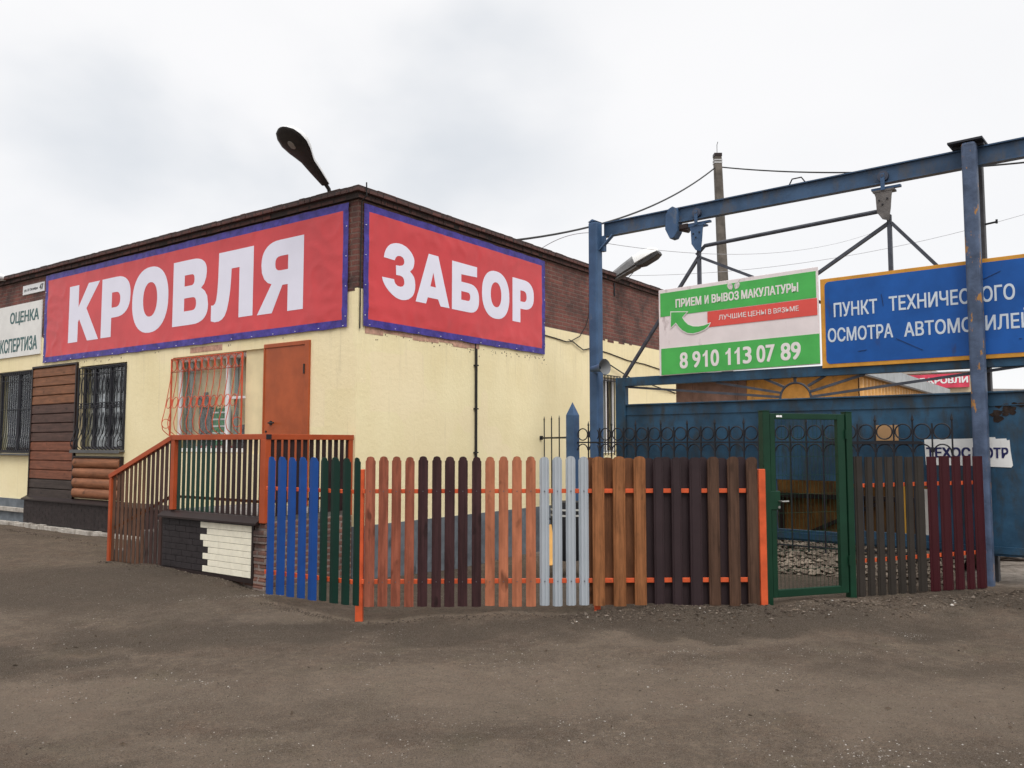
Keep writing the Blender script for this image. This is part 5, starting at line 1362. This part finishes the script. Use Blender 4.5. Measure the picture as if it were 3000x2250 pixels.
# ------------------------------------------------------------------ utility pole
t = T('utility_pole', 'tall square grey concrete utility pole behind the signs', 'pole', FW, (6.9, 26, 0))
m_ = MB()
V = []
for z, h in ((0, .175), (10.85, .115)): V += [(6.905 - z * .0275 + a * h, 26 + b * h, z) for a, b in ((-1, -1), (1, -1), (1, 1), (-1, 1))]
m_.add(V, [(0, 1, 5, 4), (1, 2, 6, 5), (2, 3, 7, 6), (3, 0, 4, 7), (4, 5, 6, 7)])
m_.build('shaft', M('pole_concrete', (.12, .105, .09), .9, var=.35, scale=3, bmp=.4, stain=(.06, .048, .04)), t, bevel=.02)
m_ = MB(); m_.box(6.485, 6.73, 25.88, 26.12, 10.85, 10.95); m_.build('cap', DARKM, t)
for z in (10.70, 10.62): m_ = MB(); m_.box(6.48, 6.735, 25.875, 26.125, z, z + .045); m_.build('band', M('pole_band', (.45, .45, .45), .5), t)
m_ = MB(); m_.tube([(6.60, 26, 10.95), (6.60, 26, 11.25), (6.63, 26, 11.35)], .010, 5); m_.build('spike', BLACKI, t)

# ------------------------------------------------------------------ yard behind the gate
AD, BD = Vector((-.81132, .58461, 0)), Vector((.58461, .81132, 0))
FS = Frame((8.37, 20.0, 0), FB.a)         # shed corner; x away along the side wall, y along the front to the left
t = T('corrugated_shed', 'long yellow orange metal shed with grey fascia behind the blue gate', 'shed', FS, (3, 3, 0))
SH_O = M('ochre_sheet', (.42, .20, .045), .55, var=.3, scale=2.5, stain=(.16, .09, .05), stain_amt=(.55, .72))
SH_B = M('brown_sheet', (.15, .085, .065), .6, var=.3, scale=2.5, stain=(.05, .035, .03), stain_amt=(.6, .75))
SH_L = M('light_orange_corrugate', (.66, .36, .12), .5, var=.15, scale=3)
SH_G = M('grey_fascia_sheet', (.30, .32, .33), .5, var=.15, scale=3)
m_ = MB(); m_.box(.02, .1, .0, 2.75, -.1, 3.36); m_.build('front_wall', SH_O, t)
m_ = MB(); m_.box(.0, .1, 2.751, 11.0, -.1, 3.36)
for k in range(6): m_.box(-.02, 0, 3.0 + k * 1.25, 3.03 + k * 1.25, 0, 3.3)
for z in (1.0, 2.2): m_.box(-.015, 0, 2.76, 11, z, z + .04)
m_.build('doors', SH_B, t)
m_ = MB(); vs = []; n = 300
for i in range(n + 1):
    x = .1 + 13.0 * i / n; dy = -.055 * max(-.6, min(.6, sin(2 * pi * x / .40) * 1.4))
    vs += [(x, dy, -.1), (x, dy, 3.36)]
m_.add(vs, [(2 * i, 2 * i + 2, 2 * i + 3, 2 * i + 1) for i in range(n)])
m_.build('side_wall', SH_L, t, smooth=True)
m_ = MB(); m_.box(-.15, 13.2, -.2, -.08, 3.33, 3.66); m_.box(-.2, 13.2, -.08, 11, 3.361, 3.40); m_.build('roof', SH_G, t)
m_ = MB(); m_.box(-.12, 13.1, -.19, -.04, 3.29, 3.329); m_.build('eave_shadow_line', DARKM, t)  # dark strip drawn as the shadow line under the fascia
m_ = MB(); m_.box(-.06, -.02, 5.2, 5.9, 2.55, 2.9); 
for k in range(4): m_.box(-.08, -.06, 5.2, 5.9, 2.57 + k * .085, 2.61 + k * .085)
m_.build('vent', SH_B, t)
# low shelves seen through the gate opening
m_ = MB(); m_.box(-.35, -.05, .2, 3.5, .70, .74); m_.box(-.35, -.05, 1.3, 1.36, 0, .7); m_.bar((-.2, .4, .1), (-.2, 1.9, .62), .05, .05); tag(m_.build('lean_to_shelf', M('dark_timber', (.04, .028, .022), .8), None, FS, (-.2, 1.8, 0)), 'dark timber shelf with a brace against the ochre shed', 'shelf')

FH = Frame(tuple(Vector((15.6, 38.0, 0)) + AD * 0), FB.a)
t = T('yard_building', 'distant beige building carrying a red roofing banner', 'building', FH, (0, 6, 0))
BEI = M('beige_render', (.50, .42, .29), .9, var=.12)
m_ = MB(); m_.box(0, 3.5, -4.85, 12, -.2, 4.72); m_.build('wall', BEI, t)
m_ = MB(); m_.box(-.1, 3.5, -3.41, 12, 4.721, 4.90); m_.build('parapet', M('grey_parapet', (.34, .31, .27), .9), t)
m_ = MB(); m_.box(-.12, 3.6, -4.9, -3.415, 4.721, 4.76); m_.build('roof', SH_G, t)
t = T('yard_banner', 'red banner ending in the word КРОВЛИ on the distant beige building', 'banner', FH, (-.15, 0, 4.1))
m_ = MB(); m_.box(-.14, -.05, -4.84, -2.2, 4.06, 4.66); m_.build('panel', M('pinkish_red_vinyl', (.62, .065, .11), .5), t)
m_ = MB(); text_into(m_, 'ОЕ КРОВЛИ', 2.64, 4.80, 4.25, 4.52, lambda x, z, d: (-.142 - d, -x, z), .04, .01); m_.build('lettering', WHITE, t)
FK = Frame((21.3, 42.0, 0), FB.a)
t = T('far_building', 'distant low building with two dark chimney stacks right of the gate post', 'building', FK, (0, 2, 0))
m_ = MB(); m_.box(0, 10, -8, 5.5, -.2, 4.2); m_.build('wall', BEI, t)
m_ = MB(); m_.prism([(-8.3, 4.05), (5.8, 4.75), (5.8, 4.55), (-8.3, 3.9)], -.3, 10.3, lambda y_, z, x: (x, y_, z)); rf = m_.build('roof', M('far_grey_roof', (.33, .31, .29), .9), t)
for yy, h in ((3.55, 5.15), (2.2, 5.03)):
    m_ = MB(); m_.box(.4, .9, yy, yy + .42, 4.3, h); m_.box(.33, .97, yy - .07, yy + .49, h, h + .14); m_.build('chimney', M('dark_stack', (.10, .10, .10), .8), rf)

# rubble bank just behind the gate
RUB = [M('pale_rubble', (.19, .155, .12), .95, var=.25), M('mid_rubble', (.115, .09, .07), .95, var=.25), M('dark_rubble', (.06, .05, .04), .95, var=.3)]
m_ = MB(); base_ = [(1, 0, 0), (-1, 0, 0), (0, 1, 0), (0, -1, 0), (0, 0, 1), (0, 0, -1)]
ff = [(0, 2, 4), (2, 1, 4), (1, 3, 4), (3, 0, 4), (2, 0, 5), (1, 2, 5), (3, 1, 5), (0, 3, 5)]
for k in range(2600):
    s_ = random.uniform(-5.0, -.35); tt = random.random(); yy = -.60 + tt * 1.35; zz_ = -.01 + .33 * tt + random.gauss(0, .012); q = random.uniform(.018, .05)
    p_ = FG.w((s_, yy, zz_)); m_.add([(p_.x + b[0] * q * random.uniform(.7, 1.2), p_.y + b[1] * q * random.uniform(.7, 1.2), p_.z + b[2] * q * random.uniform(.5, 1)) for b in base_], ff, random.choice((0, 0, 0, 1, 1)))
V = [FG.w(p) for p in ((-5.1, -.62, -.06), (-.3, -.62, -.06), (-.3, .78, .31), (-5.1, .78, .31), (-5.1, 1.8, -.1), (-.3, 1.8, -.1))]
m_.add(V, [(0, 1, 2, 3), (3, 2, 5, 4)], 1)
tag(m_.build('rubble_bank', RUB), 'pale stone rubble bank lying under the blue gate', 'rubble', kind='stuff')
t = T('waste_skip', 'ochre metal skip with dark ribs seen through the openings of the blue gate', 'skip', FG, (-2.6, 2.4, 0))
m_ = MB(); m_.box(-5.0, -.25, 1.9, 3.3, .1, 1.55); m_.build('bin', M('dark_ochre_paint', (.15, .072, .018), .6, var=.4, scale=2.5, stain=(.05, .03, .02), stain_amt=(.5, .68)), t, bevel=.01)
m_ = MB(); m_.box(-5.05, -.2, 1.84, 1.90, .80, .87); m_.box(-5.05, -.2, 1.84, 1.90, 1.48, 1.56); m_.bar((-2.75, 1.87, .28), (-1.75, 1.87, .76), .05, .05, up=(0, 1, 0))
for k in range(4): m_.box(-4.6 + k * 1.35, -4.52 + k * 1.35, 1.85, 1.90, .1, .799)
m_.build('rib', DARKM, t)
m_ = MB(); m_.box(-1.10, -1.02, 1.83, 1.86, .3, 1.0); m_.box(-.72, -.62, 1.83, 1.86, .3, .7); m_.build('pale_stripe', M('pale_paint', (.55, .53, .5), .6), t)
m_ = MB(); m_.box(-1.42, -1.28, 1.82, 1.86, .25, 1.1); m_.box(-.86, -.78, 1.82, 1.86, .35, .9); m_.build('yellow_stripe', M('yellow_stripe_paint', (.60, .33, .05), .6), t)
# clutter behind the front fence
m_ = MB(); m_.tube([(.0, 0, 0), (0, 0, .04), (0, 0, .42), (0, 0, .78), (0, 0, .82)], .24, 20, rads=[.225, .235, .25, .235, .225])
o = T('barrel', 'dark plastic barrel with pale straps behind the grey pickets', 'barrel', FW, (.80, 12.0, 0))
MB().tube([(.80, 12.0, .0), (.80, 12.0, .06), (.80, 12.0, .42), (.80, 12.0, .76), (.80, 12.0, .82)], .24, 20, rads=[.22, .235, .245, .235, .22]).build('drum', M('black_plastic', (.014, .014, .016), .5), o, smooth=True)
m_ = MB()
for z in (.62, .70): m_.tube([(.80, 12.0, z), (.80, 12.0, z + .025)], .245, 20)
m_.build('strap', M('pale_strap', (.45, .45, .42), .6), o, smooth=True)
m_ = MB(); m_.bar((.56, 11.4, .0), (.50, 11.62, .52), .10, .03, up=(0, 1, 0)); tag(m_.build('yellow_board', M('yellow_plank', (.62, .34, .10), .7), None, FW, (.53, 11.5, 0)), 'yellow plank leaning behind the first gap of the grey pickets', 'plank')
m_ = MB()
for k in range(5): x = 1.0 + .05 * k; m_.box(x, x + .10 + .02 * k, 11.3 + .03 * k, 11.45 + .03 * k, .16 * (k % 3), .16 * (k % 3) + .15)
tag(m_.build('plastic_sacks', M('crumpled_white_sack', (.42, .41, .38), .6, var=.4, scale=12, bmp=.5), None, FW, (1.1, 11.4, 0), bevel=.03), 'crumpled pale sacks heaped behind the last grey picket', 'sacks')
# branches and rusty bar under the far right of the gate
o = MB()
o.tube([(6.2, 11.6, .02), (6.6, 11.5, .07), (7.0, 11.55, .05), (7.6, 11.4, .10)], .025, 6); o.tube([(6.5, 11.5, .05), (6.7, 11.3, .12), (7.3, 11.25, .02)], .018, 6)
tag(o.build('dry_branch', M('dark_bark', (.035, .026, .02), .9), None, FW, (6.8, 11.5, 0)), 'dark dry branch lying on pale sand under the gate at right', 'branch')
bpy.context.view_layer.update()
